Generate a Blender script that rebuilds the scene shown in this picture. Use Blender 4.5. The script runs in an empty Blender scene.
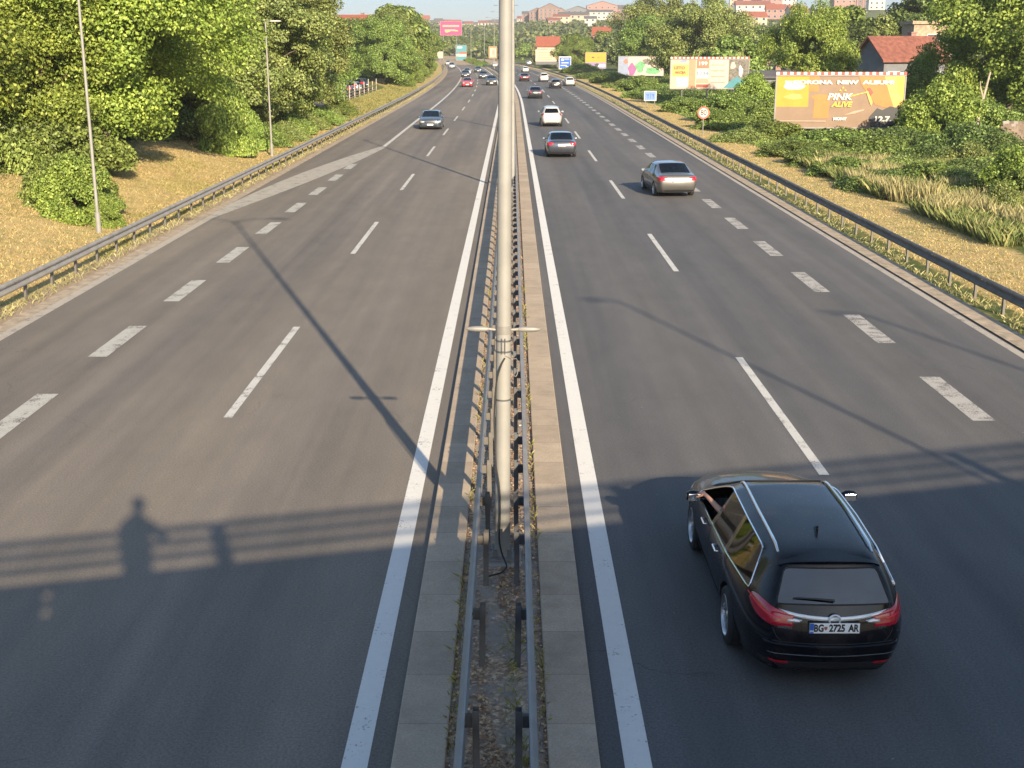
import bpy, bmesh, math, random
import numpy as np
from mathutils import Vector, Matrix, Quaternion
from mathutils.bvhtree import BVHTree
C = bpy.context.scene.collection
PI = math.pi
R = math.radians
random.seed(7)

# ---------------------------------------------------------------- camera maths (used only to choose real-world places)
H_EYE = 6.6; FOC = 1240.0; PITCH = math.atan(339/1240.0)
def shift(D):
    """sideways bend of the motorway (m) at distance D"""
    return 0.0 if D < 140 else (D-140)**2/8000.0

# ---------------------------------------------------------------- object helpers
def tag(o, label=None, cat=None, group=None, kind=None):
    if label: o['label'] = label
    if cat: o['category'] = cat
    if group: o['group'] = group
    if kind: o['kind'] = kind
    return o
def empty(name, loc=(0,0,0), rz=0.0, label=None, cat=None, group=None):
    o = bpy.data.objects.new(name, None); C.objects.link(o)
    o.empty_display_size = .2
    o.location = loc; o.rotation_euler = (0,0,rz)
    return tag(o, label, cat, group)
def link(name, me, mat=None, parent=None, smooth=False):
    o = bpy.data.objects.new(name, me); C.objects.link(o)
    if mat is not None:
        for m in (mat if isinstance(mat,(list,tuple)) else [mat]): me.materials.append(m)
    if parent: o.parent = parent
    if smooth:
        me.polygons.foreach_set('use_smooth', [True]*len(me.polygons))
    return o
def kids(o): return [c for c in bpy.data.objects if c.parent == o]
def copy_tree(o, parent=None, cache={}):
    c = o.copy(); C.objects.link(c); c.parent = parent
    for ch in KIDS(o): copy_tree(ch, c)
    return c
def KIDS(o): return list(o.children)

class MB:
    """collects shapes into ONE mesh"""
    def __init__(s): s.v=[]; s.f=[]; s.m=[]
    def add(s, vs, fs, mi=0):
        b=len(s.v); s.v += [tuple(v) for v in vs]; s.f += [tuple(b+i for i in f) for f in fs]; s.m += [mi]*len(fs); return s
    def box(s, c, d, rz=0, mi=0, M=None):
        vs=[]
        for x in (-.5,.5):
            for y in (-.5,.5):
                for z in (-.5,.5): vs.append(Vector((x*d[0],y*d[1],z*d[2])))
        if rz: 
            q=Matrix.Rotation(rz,3,'Z'); vs=[q@v for v in vs]
        if M is not None: vs=[M@v for v in vs]
        vs=[v+Vector(c) for v in vs]
        return s.add(vs,[(0,1,3,2),(4,6,7,5),(0,4,5,1),(2,3,7,6),(0,2,6,4),(1,5,7,3)],mi)
    def tube(s, pts, rad, n=8, mi=0, cap=True):
        pts=[Vector(p) for p in pts]
        if not isinstance(rad,(list,tuple)): rad=[rad]*len(pts)
        vs=[]; up=None
        for i,p in enumerate(pts):
            t=(pts[min(i+1,len(pts)-1)]-pts[max(i-1,0)])
            if t.length<1e-9: t=Vector((0,0,1))
            t.normalize()
            if up is None:
                up = Vector((1,0,0)) if abs(t.z)>.9 else Vector((0,0,1))
            a=t.cross(up)
            if a.length<1e-4: up=Vector((0,1,0)); a=t.cross(up)
            a.normalize(); b=a.cross(t).normalized(); up=b
            for k in range(n):
                an=2*PI*k/n; vs.append(p+(a*math.cos(an)+b*math.sin(an))*rad[i])
        fs=[]
        for i in range(len(pts)-1):
            for k in range(n):
                fs.append((i*n+k,i*n+(k+1)%n,(i+1)*n+(k+1)%n,(i+1)*n+k))
        if cap:
            fs.append(tuple(range(n))[::-1]); fs.append(tuple((len(pts)-1)*n+k for k in range(n)))
        return s.add(vs,fs,mi)
    def lathe(s, prof, n=24, c=(0,0,0), axis='Z', mi=0):
        """prof: (radius, height) list"""
        vs=[]
        for r,h in prof:
            for k in range(n):
                a=2*PI*k/n; x,y=r*math.cos(a), r*math.sin(a)
                if axis=='Z': v=(x,y,h)
                elif axis=='X': v=(h,x,y)
                else: v=(x,h,y)
                vs.append((v[0]+c[0],v[1]+c[1],v[2]+c[2]))
        fs=[]
        for i in range(len(prof)-1):
            for k in range(n):
                fs.append((i*n+k,i*n+(k+1)%n,(i+1)*n+(k+1)%n,(i+1)*n+k))
        return s.add(vs,fs,mi)
    def prism(s, poly, z0, z1, mi=0, frame=None):
        """poly in (a,b); frame maps (a,b,c)->xyz"""
        n=len(poly); fr=frame or (lambda a,b,c:(a,b,c))
        vs=[fr(a,b,z0) for a,b in poly]+[fr(a,b,z1) for a,b in poly]
        fs=[tuple(range(n))[::-1], tuple(n+i for i in range(n))]+[(i,(i+1)%n,n+(i+1)%n,n+i) for i in range(n)]
        return s.add(vs,fs,mi)
    def mesh(s, name):
        me=bpy.data.meshes.new(name); me.from_pydata(s.v,[],s.f); me.validate()
        me.polygons.foreach_set('material_index', s.m[:len(me.polygons)]) if len(me.polygons)==len(s.m) else None
        return me
    def fix(s, me):
        bm=bmesh.new(); bm.from_mesh(me); bmesh.ops.recalc_face_normals(bm, faces=bm.faces); bm.to_mesh(me); bm.free(); return me
    def build(s, name, mat, parent=None, smooth=False, bevel=0, fixn=True):
        me=s.mesh(name)
        if fixn: s.fix(me)
        o=link(name,me,mat,parent,smooth)
        if bevel:
            b=o.modifiers.new('b','BEVEL'); b.width=bevel; b.segments=2; b.limit_method='ANGLE'
        if smooth:
            try: 
                me.set_sharp_from_angle(angle=R(38))
            except Exception: pass
        return o

# ---------------------------------------------------------------- materials
def newmat(name):
    m=bpy.data.materials.new(name); m.use_nodes=True; nt=m.node_tree
    b=nt.nodes['Principled BSDF']; return m,nt,b
def N(nt,t,**k):
    n=nt.nodes.new(t)
    for a,v in k.items():
        if a in n.inputs.keys(): n.inputs[a].default_value=v
        else: setattr(n,a,v)
    return n
def ramp(nt, src, stops, interp='LINEAR'):
    r=nt.nodes.new('ShaderNodeValToRGB'); r.color_ramp.interpolation=interp
    el=r.color_ramp.elements
    while len(el)<len(stops): el.new(.5)
    for e,(p,c) in zip(el,stops):
        e.position=p; e.color=(c[0],c[1],c[2],1) if hasattr(c,'__len__') else (c,c,c,1)
    nt.links.new(src,r.inputs[0]); return r.outputs[0]
def noise(nt, scale, detail=4, rough=.6, coord='Object', stretch=None, dist=0):
    tc=nt.nodes.new('ShaderNodeTexCoord'); out=tc.outputs[coord]
    if stretch:
        mp=nt.nodes.new('ShaderNodeMapping'); mp.inputs['Scale'].default_value=stretch; nt.links.new(out,mp.inputs[0]); out=mp.outputs[0]
    n=N(nt,'ShaderNodeTexNoise',Scale=scale,Detail=detail,Roughness=rough,Distortion=dist); nt.links.new(out,n.inputs['Vector']); return n.outputs['Fac']
def mix(nt, fac, a, b, mode='MIX'):
    m=nt.nodes.new('ShaderNodeMix'); m.data_type='RGBA'; m.blend_type=mode
    for sock,v in ((m.inputs[0],fac),(m.inputs[6],a),(m.inputs[7],b)):
        if hasattr(v,'is_linked') or hasattr(v,'links'): nt.links.new(v,sock)
        elif hasattr(v,'__len__'): sock.default_value=(v[0],v[1],v[2],1)
        else: sock.default_value=v
    return m.outputs[2]
def bump(nt,b,src,strength=.3,dist=.01):
    bp=N(nt,'ShaderNodeBump',Strength=strength,Distance=dist); nt.links.new(src,bp.inputs['Height']); nt.links.new(bp.outputs[0],b.inputs['Normal'])
def plain(name, col, rough=.5, metal=0, var=.12, scale=6, coat=0, bmp=0, spec=None):
    m,nt,b=newmat(name)
    n=noise(nt,scale,5,.6)
    lo=tuple(max(0,c*(1-var)) for c in col); hi=tuple(min(1,c*(1+var)) for c in col)
    nt.links.new(ramp(nt,n,[(.3,lo),(.7,hi)]),b.inputs['Base Color'])
    b.inputs['Roughness'].default_value=rough; b.inputs['Metallic'].default_value=metal
    if coat: b.inputs['Coat Weight'].default_value=coat; b.inputs['Coat Roughness'].default_value=.04
    if spec is not None: b.inputs['Specular IOR Level'].default_value=spec
    if bmp: bump(nt,b,noise(nt,scale*6,4,.7),.3,bmp)
    return m
M={}
def asphalt(name='asphalt',lo=(.116,.107,.101),hi=(.165,.148,.132),tan=(.215,.182,.146),tanf=.55,dk=(.085,.083,.082)):
    m,nt,b=newmat(name)
    fine=noise(nt,34,4,.85); mid=noise(nt,1.4,5,.65,stretch=(1,.35,1)); big=noise(nt,.16,3,.55,stretch=(1.3,.25,1)); streak=noise(nt,1.1,4,.55,stretch=(1,.02,1))
    base=ramp(nt,big,[(.3,lo),(.7,hi)])
    base=mix(nt,.55,base,ramp(nt,streak,[(.32,(.30,.295,.30)),(.68,(.72,.69,.665))]),'OVERLAY')
    band=noise(nt,1.0,2,.5,stretch=(.42,.012,1))
    base=mix(nt,ramp(nt,band,[(.40,0.0),(.66,tanf)]),base,tan)
    band2=noise(nt,1.0,3,.6,stretch=(.8,.02,.3))
    base=mix(nt,ramp(nt,band2,[(.48,0.0),(.68,.34)]),base,dk)
    base=mix(nt,.35,base,ramp(nt,mid,[(.3,(.36,.36,.36)),(.7,(.62,.61,.6))]),'OVERLAY')
    base=mix(nt,1.0,base,ramp(nt,fine,[(.2,(.18,.18,.18)),(.8,(.84,.84,.84))]),'OVERLAY')
    # pale chips and tar spots
    tc=nt.nodes.new('ShaderNodeTexCoord'); v=N(nt,'ShaderNodeTexVoronoi',Scale=3.2); nt.links.new(tc.outputs['Object'],v.inputs['Vector'])
    spot=ramp(nt,v.outputs['Distance'],[(.035,1.0),(.05,0.0)])
    base=mix(nt,spot,base,mix(nt,v.outputs['Color'],(.03,.03,.03),(.3,.28,.26)))
    # crack lines
    vc=N(nt,'ShaderNodeTexVoronoi',Scale=.22); vc.feature='DISTANCE_TO_EDGE'
    w=N(nt,'ShaderNodeTexNoise',Scale=1.3,Detail=5); nt.links.new(tc.outputs['Object'],w.inputs['Vector'])
    ad=nt.nodes.new('ShaderNodeVectorMath'); ad.operation='ADD'; nt.links.new(tc.outputs['Object'],ad.inputs[0]); nt.links.new(w.outputs['Color'],ad.inputs[1]); nt.links.new(ad.outputs[0],vc.inputs['Vector'])
    crk=ramp(nt,vc.outputs['Distance'],[(.0,.55),(.0035,0.0)])
    msk=nt.nodes.new('ShaderNodeMath'); msk.operation='MULTIPLY'; nt.links.new(crk,msk.inputs[0]); nt.links.new(ramp(nt,noise(nt,.12,2),[(.52,0.0),(.62,1.0)]),msk.inputs[1])
    base=mix(nt,msk.outputs[0],base,(.035,.033,.03))
    nt.links.new(base,b.inputs['Base Color']); b.inputs['Roughness'].default_value=.82; b.inputs['Specular IOR Level'].default_value=.35
    bump(nt,b,fine,.35,.004); return m
def paintmark(name, wear=.45, col=(.66,.65,.62)):
    m,nt,b=newmat(name)
    w=noise(nt,26,5,.75); w2=noise(nt,2.2,4,.7)
    s=nt.nodes.new('ShaderNodeMath'); s.operation='ADD'; nt.links.new(w,s.inputs[0]); nt.links.new(w2,s.inputs[1])
    fac=ramp(nt,s.outputs[0],[(max(0,wear*.9)/1.0*0.5+.25,1.0),(min(1,wear*.9*.5+.36),0.0)])
    # ramp input above 1 clamps, so halve
    h=nt.nodes.new('ShaderNodeMath'); h.operation='MULTIPLY'; h.inputs[1].default_value=.5; nt.links.new(s.outputs[0],h.inputs[0])
    fac=ramp(nt,h.outputs[0],[(.30+wear*.22,1.0),(.36+wear*.22,0.0)])
    base=mix(nt,fac,mix(nt,noise(nt,9,3),tuple(c*.86 for c in col),col),(.13,.12,.11))
    nt.links.new(base,b.inputs['Base Color']); b.inputs['Roughness'].default_value=.75
    bump(nt,b,w,.25,.003); return m
def leafmat(name, c1, c2, c3, trans=.30, dry=None):
    m,nt,b=newmat(name)
    g=nt.nodes.new('ShaderNodeNewGeometry'); oi=nt.nodes.new('ShaderNodeObjectInfo')
    r=ramp(nt,g.outputs['Random Per Island'],[(0,c1),(.55,c2),(1,c3)])
    nz=noise(nt,.55,3,.6)
    r=mix(nt,.55,r,ramp(nt,nz,[(.3,(.30,.34,.30)),(.7,(.68,.66,.56))]),'OVERLAY')
    hs=N(nt,'ShaderNodeHueSaturation'); mr=N(nt,'ShaderNodeMapRange'); nt.links.new(oi.outputs['Random'],mr.inputs[0]); mr.inputs[3].default_value=.485; mr.inputs[4].default_value=.512
    nt.links.new(mr.outputs[0],hs.inputs['Hue']); hs.inputs['Saturation'].default_value=.95; 
    mv=N(nt,'ShaderNodeMapRange'); nt.links.new(oi.outputs['Random'],mv.inputs[0]); mv.inputs[3].default_value=1.0; mv.inputs[4].default_value=1.4; nt.links.new(mv.outputs[0],hs.inputs['Value'])
    nt.links.new(r,hs.inputs['Color']); col=hs.outputs[0]
    nt.links.new(col,b.inputs['Base Color']); b.inputs['Roughness'].default_value=.48; b.inputs['Specular IOR Level'].default_value=.35
    t=nt.nodes.new('ShaderNodeBsdfTranslucent'); tcol=mix(nt,1.0,col,(1.0,1.0,.55),'MULTIPLY'); nt.links.new(tcol,t.inputs['Color'])
    mx=nt.nodes.new('ShaderNodeMixShader'); mx.inputs[0].default_value=trans
    out=nt.nodes['Material Output']; nt.links.new(b.outputs[0],mx.inputs[1]); nt.links.new(t.outputs[0],mx.inputs[2]); nt.links.new(mx.outputs[0],out.inputs['Surface'])
    return m
def carglass(name, tint, ior=1.5, gain=1.0):
    m,nt,b=newmat(name); nt.nodes.remove(b)
    t=nt.nodes.new('ShaderNodeBsdfTransparent'); t.inputs[0].default_value=(*tint,1)
    g=nt.nodes.new('ShaderNodeBsdfGlossy'); g.inputs['Roughness'].default_value=.02; g.inputs[0].default_value=(1,1,1,1)
    lw=N(nt,'ShaderNodeFresnel',IOR=ior)
    mu=nt.nodes.new('ShaderNodeMath'); mu.operation='MULTIPLY'; mu.inputs[1].default_value=gain; mu.use_clamp=True; nt.links.new(lw.outputs[0],mu.inputs[0])
    n=noise(nt,3,4); ad=nt.nodes.new('ShaderNodeMath'); ad.operation='MULTIPLY_ADD'; ad.inputs[1].default_value=.05; nt.links.new(n,ad.inputs[0]); nt.links.new(mu.outputs[0],ad.inputs[2])
    mx=nt.nodes.new('ShaderNodeMixShader'); nt.links.new(ad.outputs[0],mx.inputs[0]); nt.links.new(t.outputs[0],mx.inputs[1]); nt.links.new(g.outputs[0],mx.inputs[2])
    nt.links.new(mx.outputs[0],nt.nodes['Material Output'].inputs['Surface']); return m
def carpaint(name, col, metal=0, rough=.3):
    m,nt,b=newmat(name)
    n=noise(nt,2.5,5,.6); f=noise(nt,60,3,.7)
    dust=mix(nt,ramp(nt,n,[(.45,0.0),(.8,.10)]),tuple(col),(.22,.19,.16))
    nt.links.new(dust,b.inputs['Base Color']); b.inputs['Metallic'].default_value=metal
    nt.links.new(ramp(nt,f,[(.3,rough*.8),(.7,rough*1.3)]),b.inputs['Roughness'])
    b.inputs['Coat Weight'].default_value=1; nt.links.new(ramp(nt,n,[(.4,.02),(.8,.10)]),b.inputs['Coat Roughness']); return m

M['asphalt']=asphalt()
M['asphalt_east']=asphalt('newer_asphalt',(.083,.084,.088),(.108,.107,.110),(.135,.122,.108),.4,(.075,.076,.08))
M['edge_paint']=paintmark('edge_line_paint',.30,(.70,.69,.665))
M['dash_paint']=paintmark('dash_paint',.48,(.55,.54,.515))
M['worn_paint']=paintmark('worn_paint',.46,(.42,.375,.32))
M['galv']=plain('galvanised_steel',(.215,.205,.195),.5,.15,.15,3)
M['galv_old']=plain('weathered_galvanised_steel',(.145,.135,.125),.65,.3,.25,2.5)
M['pole']=plain('painted_pole_steel',(.24,.236,.224),.6,.05,.16,1.6)
M['dark_steel']=plain('dark_weathered_steel',(.10,.105,.115),.6,.4,.2,5)
M['rail_grey']=plain('dusty_grey_rail_steel',(.27,.26,.245),.55,.15,.2,2)
M['black_rubber']=plain('black_rubber',(.02,.02,.021),.75,0,.2,20)
M['black_plastic']=plain('black_plastic',(.018,.018,.02),.45,0,.15,12)
M['gloss_black']=plain('gloss_black_trim',(.006,.006,.007),.12,0,.1,8,coat=.6)
M['chrome']=plain('bright_chrome',(.85,.86,.88),.2,1,.03,8)
M['alu']=plain('silver_alloy',(.52,.53,.55),.28,.85,.06,8)
M['red_lens']=plain('red_lamp_lens',(.40,.004,.022),.15,0,.15,14,coat=1)
M['clear_lens']=plain('clear_lamp_lens',(.50,.52,.55),.12,.3,.2,30,coat=1)
M['white_plate']=plain('number_plate_white',(.92,.92,.92),.4,0,.03,10)
M['black_ink']=plain('black_lettering',(.015,.015,.015),.5)
M['blue_ink']=plain('blue_plate_band',(.03,.13,.50),.4)
M['seat']=plain('dark_seat_cloth',(.06,.062,.058),.85,0,.2,30)
M['seat_tan']=plain('beige_seat_cloth',(.22,.20,.14),.85,0,.2,30)
M['skin']=plain('skin',(.50,.26,.18),.5,0,.08,9)
M['shirt']=plain('cotton_shirt',(.16,.17,.20),.85,0,.15,18)
M['hair']=plain('dark_hair',(.025,.018,.013),.6,0,.3,40)
M['trousers']=plain('denim',(.04,.055,.09),.85,0,.15,18)
M['bark']=plain('bark',(.13,.10,.075),.9,0,.35,5,bmp=.03)
M['bare_wood']=plain('bare_grey_wood',(.36,.30,.24),.85,0,.2,4,bmp=.02)
M['white']=plain('white_paint',(.52,.51,.49),.5,0,.04,4)
M['concrete']=plain('concrete',(.28,.26,.24),.85,0,.15,1.5,bmp=.01)

# leaves
M['leaf_yellow']=leafmat('sunny_leaf',(.10,.145,.02),(.205,.285,.04),(.38,.45,.085),.32)
M['leaf_mid']=leafmat('mid_leaf',(.08,.125,.025),(.165,.235,.05),(.30,.385,.11))
M['leaf_olive']=leafmat('olive_leaf',(.10,.135,.033),(.20,.25,.07),(.35,.40,.15))
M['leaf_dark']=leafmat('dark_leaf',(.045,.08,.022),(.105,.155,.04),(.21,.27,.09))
M['leaf_bright']=leafmat('vine_leaf',(.10,.155,.024),(.205,.295,.05),(.36,.44,.10))
M['leaf_far']=leafmat('far_leaf',(.06,.09,.028),(.11,.15,.05),(.20,.24,.09),.25)
M['grass_dry']=leafmat('dry_grass_blade',(.30,.22,.09),(.42,.32,.14),(.55,.45,.22),.3)
M['grass_green']=leafmat('green_grass_blade',(.15,.165,.045),(.26,.25,.08),(.42,.36,.15),.3)
M['grass_weed']=leafmat('green_weed_blade',(.085,.11,.035),(.15,.17,.055),(.32,.28,.12),.3)
M['grass_straw']=leafmat('soft_straw_blade',(.19,.165,.085),(.29,.255,.13),(.42,.37,.20),.3)
M['litter']=leafmat('dead_leaf_litter',(.17,.095,.05),(.36,.20,.10),(.60,.44,.28),.1)

# ground material driven by a zone attribute of the terrain: R straw, G green, B bare earth
def groundmat():
    m,nt,b=newmat('verge_soil_and_grass')
    at=nt.nodes.new('ShaderNodeAttribute'); at.attribute_name='zone'
    sp=nt.nodes.new('ShaderNodeSeparateColor'); nt.links.new(at.outputs['Color'],sp.inputs[0])
    fine=noise(nt,14,6,.75); mid=noise(nt,1.3,5,.7); big=noise(nt,.18,4,.6); st=noise(nt,30,4,.7,stretch=(1,.3,1))
    straw=mix(nt,fine,(.36,.275,.115),(.66,.52,.26)); straw=mix(nt,ramp(nt,mid,[(.44,0.0),(.62,.8)]),straw,(.235,.25,.085)); straw=mix(nt,ramp(nt,big,[(.4,0.0),(.7,.55)]),straw,(.50,.34,.165))
    green=mix(nt,fine,(.035,.055,.015),(.12,.16,.045)); green=mix(nt,ramp(nt,mid,[(.45,0.0),(.75,.6)]),green,(.30,.24,.09))
    earth=mix(nt,fine,(.27,.205,.145),(.46,.36,.26)); earth=mix(nt,ramp(nt,mid,[(.45,0.0),(.75,.4)]),earth,(.17,.13,.095))
    soft=noise(nt,3.0,5,.7)
    def ctr(ch):
        a=nt.nodes.new('ShaderNodeMath'); a.operation='ADD'; nt.links.new(sp.outputs[ch],a.inputs[0]); nt.links.new(soft,a.inputs[1])
        return ramp(nt,a.outputs[0],[(.85,0.0),(1.0,1.0)]) if False else nt_ramp(a.outputs[0])
    def nt_ramp(s):
        mr=N(nt,'ShaderNodeMapRange'); mr.inputs[1].default_value=.85; mr.inputs[2].default_value=1.12; nt.links.new(s,mr.inputs[0]); return mr.outputs[0]
    c=mix(nt,ctr(0),green,straw); c=mix(nt,ctr(2),c,earth)
    nt.links.new(c,b.inputs['Base Color']); b.inputs['Roughness'].default_value=.95; b.inputs['Specular IOR Level'].default_value=.15
    ad=nt.nodes.new('ShaderNodeMath'); ad.operation='ADD'; nt.links.new(fine,ad.inputs[0]); nt.links.new(mid,ad.inputs[1])
    bump(nt,b,ad.outputs[0],.8,.07); return m
M['ground']=groundmat()
def gravelmat():
    m,nt,b=newmat('median_gravel')
    tc=nt.nodes.new('ShaderNodeTexCoord'); v=N(nt,'ShaderNodeTexVoronoi',Scale=28); nt.links.new(tc.outputs['Object'],v.inputs['Vector'])
    sep=nt.nodes.new('ShaderNodeSeparateColor'); nt.links.new(v.outputs['Color'],sep.inputs[0])
    c=ramp(nt,sep.outputs[0],[(0,(.19,.14,.105)),(.5,(.38,.26,.17)),(.85,(.55,.39,.26)),(1,(.58,.48,.36))])
    c=mix(nt,ramp(nt,noise(nt,1.6,5,.7),[(.42,0.0),(.56,.9)]),c,(.27,.235,.20))
    c=mix(nt,ramp(nt,noise(nt,5,5,.7),[(.5,0.0),(.75,.6)]),c,(.10,.08,.06))
    nt.links.new(c,b.inputs['Base Color']); b.inputs['Roughness'].default_value=.95
    bump(nt,b,v.outputs['Distance'],.9,.02); return m
M['gravel']=gravelmat()
def slabmat():
    m,nt,b=newmat('kerb_slab_concrete')
    tc=nt.nodes.new('ShaderNodeTexCoord'); s=nt.nodes.new('ShaderNodeSeparateXYZ'); nt.links.new(tc.outputs['Object'],s.inputs[0])
    w=noise(nt,2.5,3); 
    y=nt.nodes.new('ShaderNodeMath'); y.operation='MULTIPLY_ADD'; y.inputs[1].default_value=.02; nt.links.new(w,y.inputs[0]); nt.links.new(s.outputs['Y'],y.inputs[2])
    f=nt.nodes.new('ShaderNodeMath'); f.operation='PINGPONG'; f.inputs[1].default_value=.5; nt.links.new(y.outputs[0],f.inputs[0])
    joint=ramp(nt,f.outputs[0],[(.003,.45),(.010,0.0)])
    fl=nt.nodes.new('ShaderNodeMath'); fl.operation='FLOOR'; nt.links.new(s.outputs['Y'],fl.inputs[0]); wn=nt.nodes.new('ShaderNodeTexWhiteNoise'); wn.noise_dimensions='1D'; nt.links.new(fl.outputs[0],wn.inputs['W'])
    c=mix(nt,noise(nt,3.5,6,.75),(.29,.235,.18),(.50,.41,.315)); c=mix(nt,.5,c,ramp(nt,wn.outputs[0],[(0,(.40,.39,.38)),(1,(.60,.59,.58))]),'OVERLAY')
    c=mix(nt,ramp(nt,noise(nt,1.1,5,.7),[(.5,0.0),(.75,.45)]),c,(.17,.14,.11)); c=mix(nt,.6,c,ramp(nt,noise(nt,40,3),[(.2,(.3,.3,.3)),(.8,(.7,.7,.7))]),'OVERLAY')
    c=mix(nt,joint,c,(.07,.06,.05)); nt.links.new(c,b.inputs['Base Color']); b.inputs['Roughness'].default_value=.9
    h=mix(nt,joint,noise(nt,40,4),(0,0,0)); bump(nt,b,h,.4,.008); return m
M['slab']=slabmat()

# ---------------------------------------------------------------- terrain
def sstep(a,b,x):
    t=max(0.0,min(1.0,(x-a)/(b-a))); return t*t*(3-2*t)
def vnoise(x,y):
    return (math.sin(x*.31+y*.17)+math.sin(x*.13-y*.23+1.7)+math.sin(x*.07+y*.05+.6))/3
def terr(x,y):
    off=x+shift(min(max(y,0),760))
    z=-.05
    # left bank
    z+=1.3*sstep(-14.5,-23,off)*(1-.7*sstep(118,132,y)*(1-sstep(185,200,y)))
    z+=.25*sstep(14,30,off)*vnoise(x*2,y*2)
    z+=.6*sstep(30,60,off)
    # far rise and ridge
    rise=24*sstep(520,1450,y)+6*sstep(300,700,y)*sstep(25,90,abs(off))
    ang=x/max(y,1)
    rise*=1+.42*sstep(.11,.20,ang)
    z+=rise*(1-.25*sstep(1600,3200,y))
    if y>350: z+=sstep(350,700,y)*2.0*vnoise(x*.12,y*.1)
    return z
def build_ground():
    offs=[-3000,-1800,-1100,-700,-450,-300,-200,-140,-100,-75,-58,-46,-38,-32,-28,-25,-23,-21,-19.5,-18,-16.5,-15.5,-14.7,-14,-13.4,-12.9,-12.5,-12,-8,-4,0,4,8,11,11.6,12.2,12.8,13.5,14.3,15,15.8,16.6,17.5,18.5,20,22,25,28,32,37,43,50,60,75,95,120,160,210,280,380,520,700,950,1300,1800,3000]
    ds=[-400,-180,-60,-30,-10]+list(np.arange(0,130,3.0))+list(np.arange(130,300,7.0))+list(np.arange(300,800,20.0))+list(np.arange(800,1700,50.0))+[1800,2000,2400,3000,4000]
    vs=[];zone=[]
    for d in ds:
        sh=shift(min(max(d,0),760))
        for o in offs:
            x=o-sh
            vs.append((x,d,terr(x,d)))
            r=g=bb=0.0
            if o<0:
                r = sstep(-12.8,-13.6,o)*(1-sstep(-19,-24,o)); 
                if 128<d<200: r=.35*sstep(-12.8,-13.6,o)*(1-sstep(-19,-21,o))
                bb= sstep(-13.3,-12.85,o)
                if d>600: r=bb=.1
            else:
                r = sstep(12.9,13.4,o)*(1-sstep(16.0,17.5,o))*1.0 + .35*(1-sstep(12.6,13.3,o))
                bb= 1-sstep(11.9,12.3,o)
                if d>420: r*=.5
            zone.append((r,g,bb,1))
    n=len(offs); fs=[(i*n+j,i*n+j+1,(i+1)*n+j+1,(i+1)*n+j) for i in range(len(ds)-1) for j in range(n-1)]
    me=bpy.data.meshes.new('ground'); me.from_pydata(vs,[],fs)
    a=me.color_attributes.new('zone','FLOAT_COLOR','POINT'); a.data.foreach_set('color',np.array(zone,dtype=np.float32).ravel())
    o=link('ground',me,M['ground'],smooth=True); tag(o,kind='structure'); return o
build_ground()

DROWS=[-170,-100,-50,-25]+list(np.arange(-20,140,5.0))+list(np.arange(140,765,6.0))
def strip(name, o0, o1, z, mat, d0=-170, d1=760, thick=0, kind='structure', f=None):
    rows=[d0]+[d for d in DROWS if d0+.01<d<d1-.01]+[d1]
    mb=MB(); vs=[];fs=[]
    for d in rows:
        s=shift(d)
        a,b_=(o0,o1) if f is None else f(d)
        if thick: vs+=[(a-s,d,z-thick),(a-s,d,z),(b_-s,d,z),(b_-s,d,z-thick)]
        else: vs+=[(a-s,d,z),(b_-s,d,z)]
    k=4 if thick else 2
    for i in range(len(rows)-1):
        if thick:
            for j in range(3): fs.append((i*4+j,i*4+j+1,(i+1)*4+j+1,(i+1)*4+j))
        else: fs.append((i*2,i*2+1,i*2+3,i*2+2))
    if thick: fs+= [(0,3,2,1),tuple((len(rows)-1)*4+j for j in range(4))]
    mb.add(vs,fs); o=mb.build(name,mat); 
    if kind: tag(o,kind=kind)
    return o
strip('road_westbound',-12.16,-1.12,0.0,M['asphalt'],thick=.12)
strip('road_eastbound',.81,11.46,0.0,M['asphalt_east'],thick=.12)
strip('median_ground',-.64,.36,.05,M['gravel'])
def kerb(name,a,b):
    o=strip(name,a,b,.10,M['slab'],thick=.15)
    bv=o.modifiers.new('b','BEVEL'); bv.width=.015; bv.segments=2; bv.limit_method='ANGLE'
kerb('kerb',-1.135,-.63); kerb('kerb',.345,.83)

# markings
strip('verge_dust',11.40,11.98,.035,plain('sandy_dust',(.34,.275,.205),.95,0,.35,3,bmp=.02)); strip('verge_dust',-12.5,-12.12,.006,bpy.data.materials['sandy_dust'])
Z=.004
strip('edge_line',-1.62,-1.37,Z,M['edge_paint']); strip('edge_line',1.07,1.33,Z,M['edge_paint'])
strip('edge_line',-12.12,-11.83,Z,M['worn_paint'],d1=49)
strip('edge_line',0,0,Z,M['dash_paint'],d0=85,f=lambda d:(-8.75,-8.5))
strip('edge_line',11.14,11.34,Z,M['worn_paint'])
def gore(d):
    t=(d-49)/36.0
    c=-12.0+(3.4)*t**1.15; w=.14+.6*math.sin(min(1,t*1.0)*PI)**.8+.02
    return (c-w,c+w)
def gore_mesh():
    mb=MB(); rows=np.linspace(49,85,25); vs=[]
    for d in rows: a,b_=gore(d); vs+=[(a,d,Z),(b_,d,Z)]
    mb.add(vs,[(i*2,i*2+1,i*2+3,i*2+2) for i in range(24)]); tag(mb.build('gore_marking',paintmark('worn_gore_paint',.50,(.40,.37,.33))),kind='structure')
gore_mesh()
def dashes(name, off, w, starts, ln, mat):
    mb=MB()
    for s in starts:
        n=3
        for i in range(n):
            a=s+ln*i/n; b_=s+ln*(i+1)/n
            mb.add([(off-w/2-shift(a),a,Z),(off+w/2-shift(a),a,Z),(off+w/2-shift(b_),b_,Z),(off-w/2-shift(b_),b_,Z)],[(0,1,2,3)])
    tag(mb.build(name,mat),kind='structure')
M['worn_dash']=paintmark('worn_dash_paint',.55,(.44,.43,.40))
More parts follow.
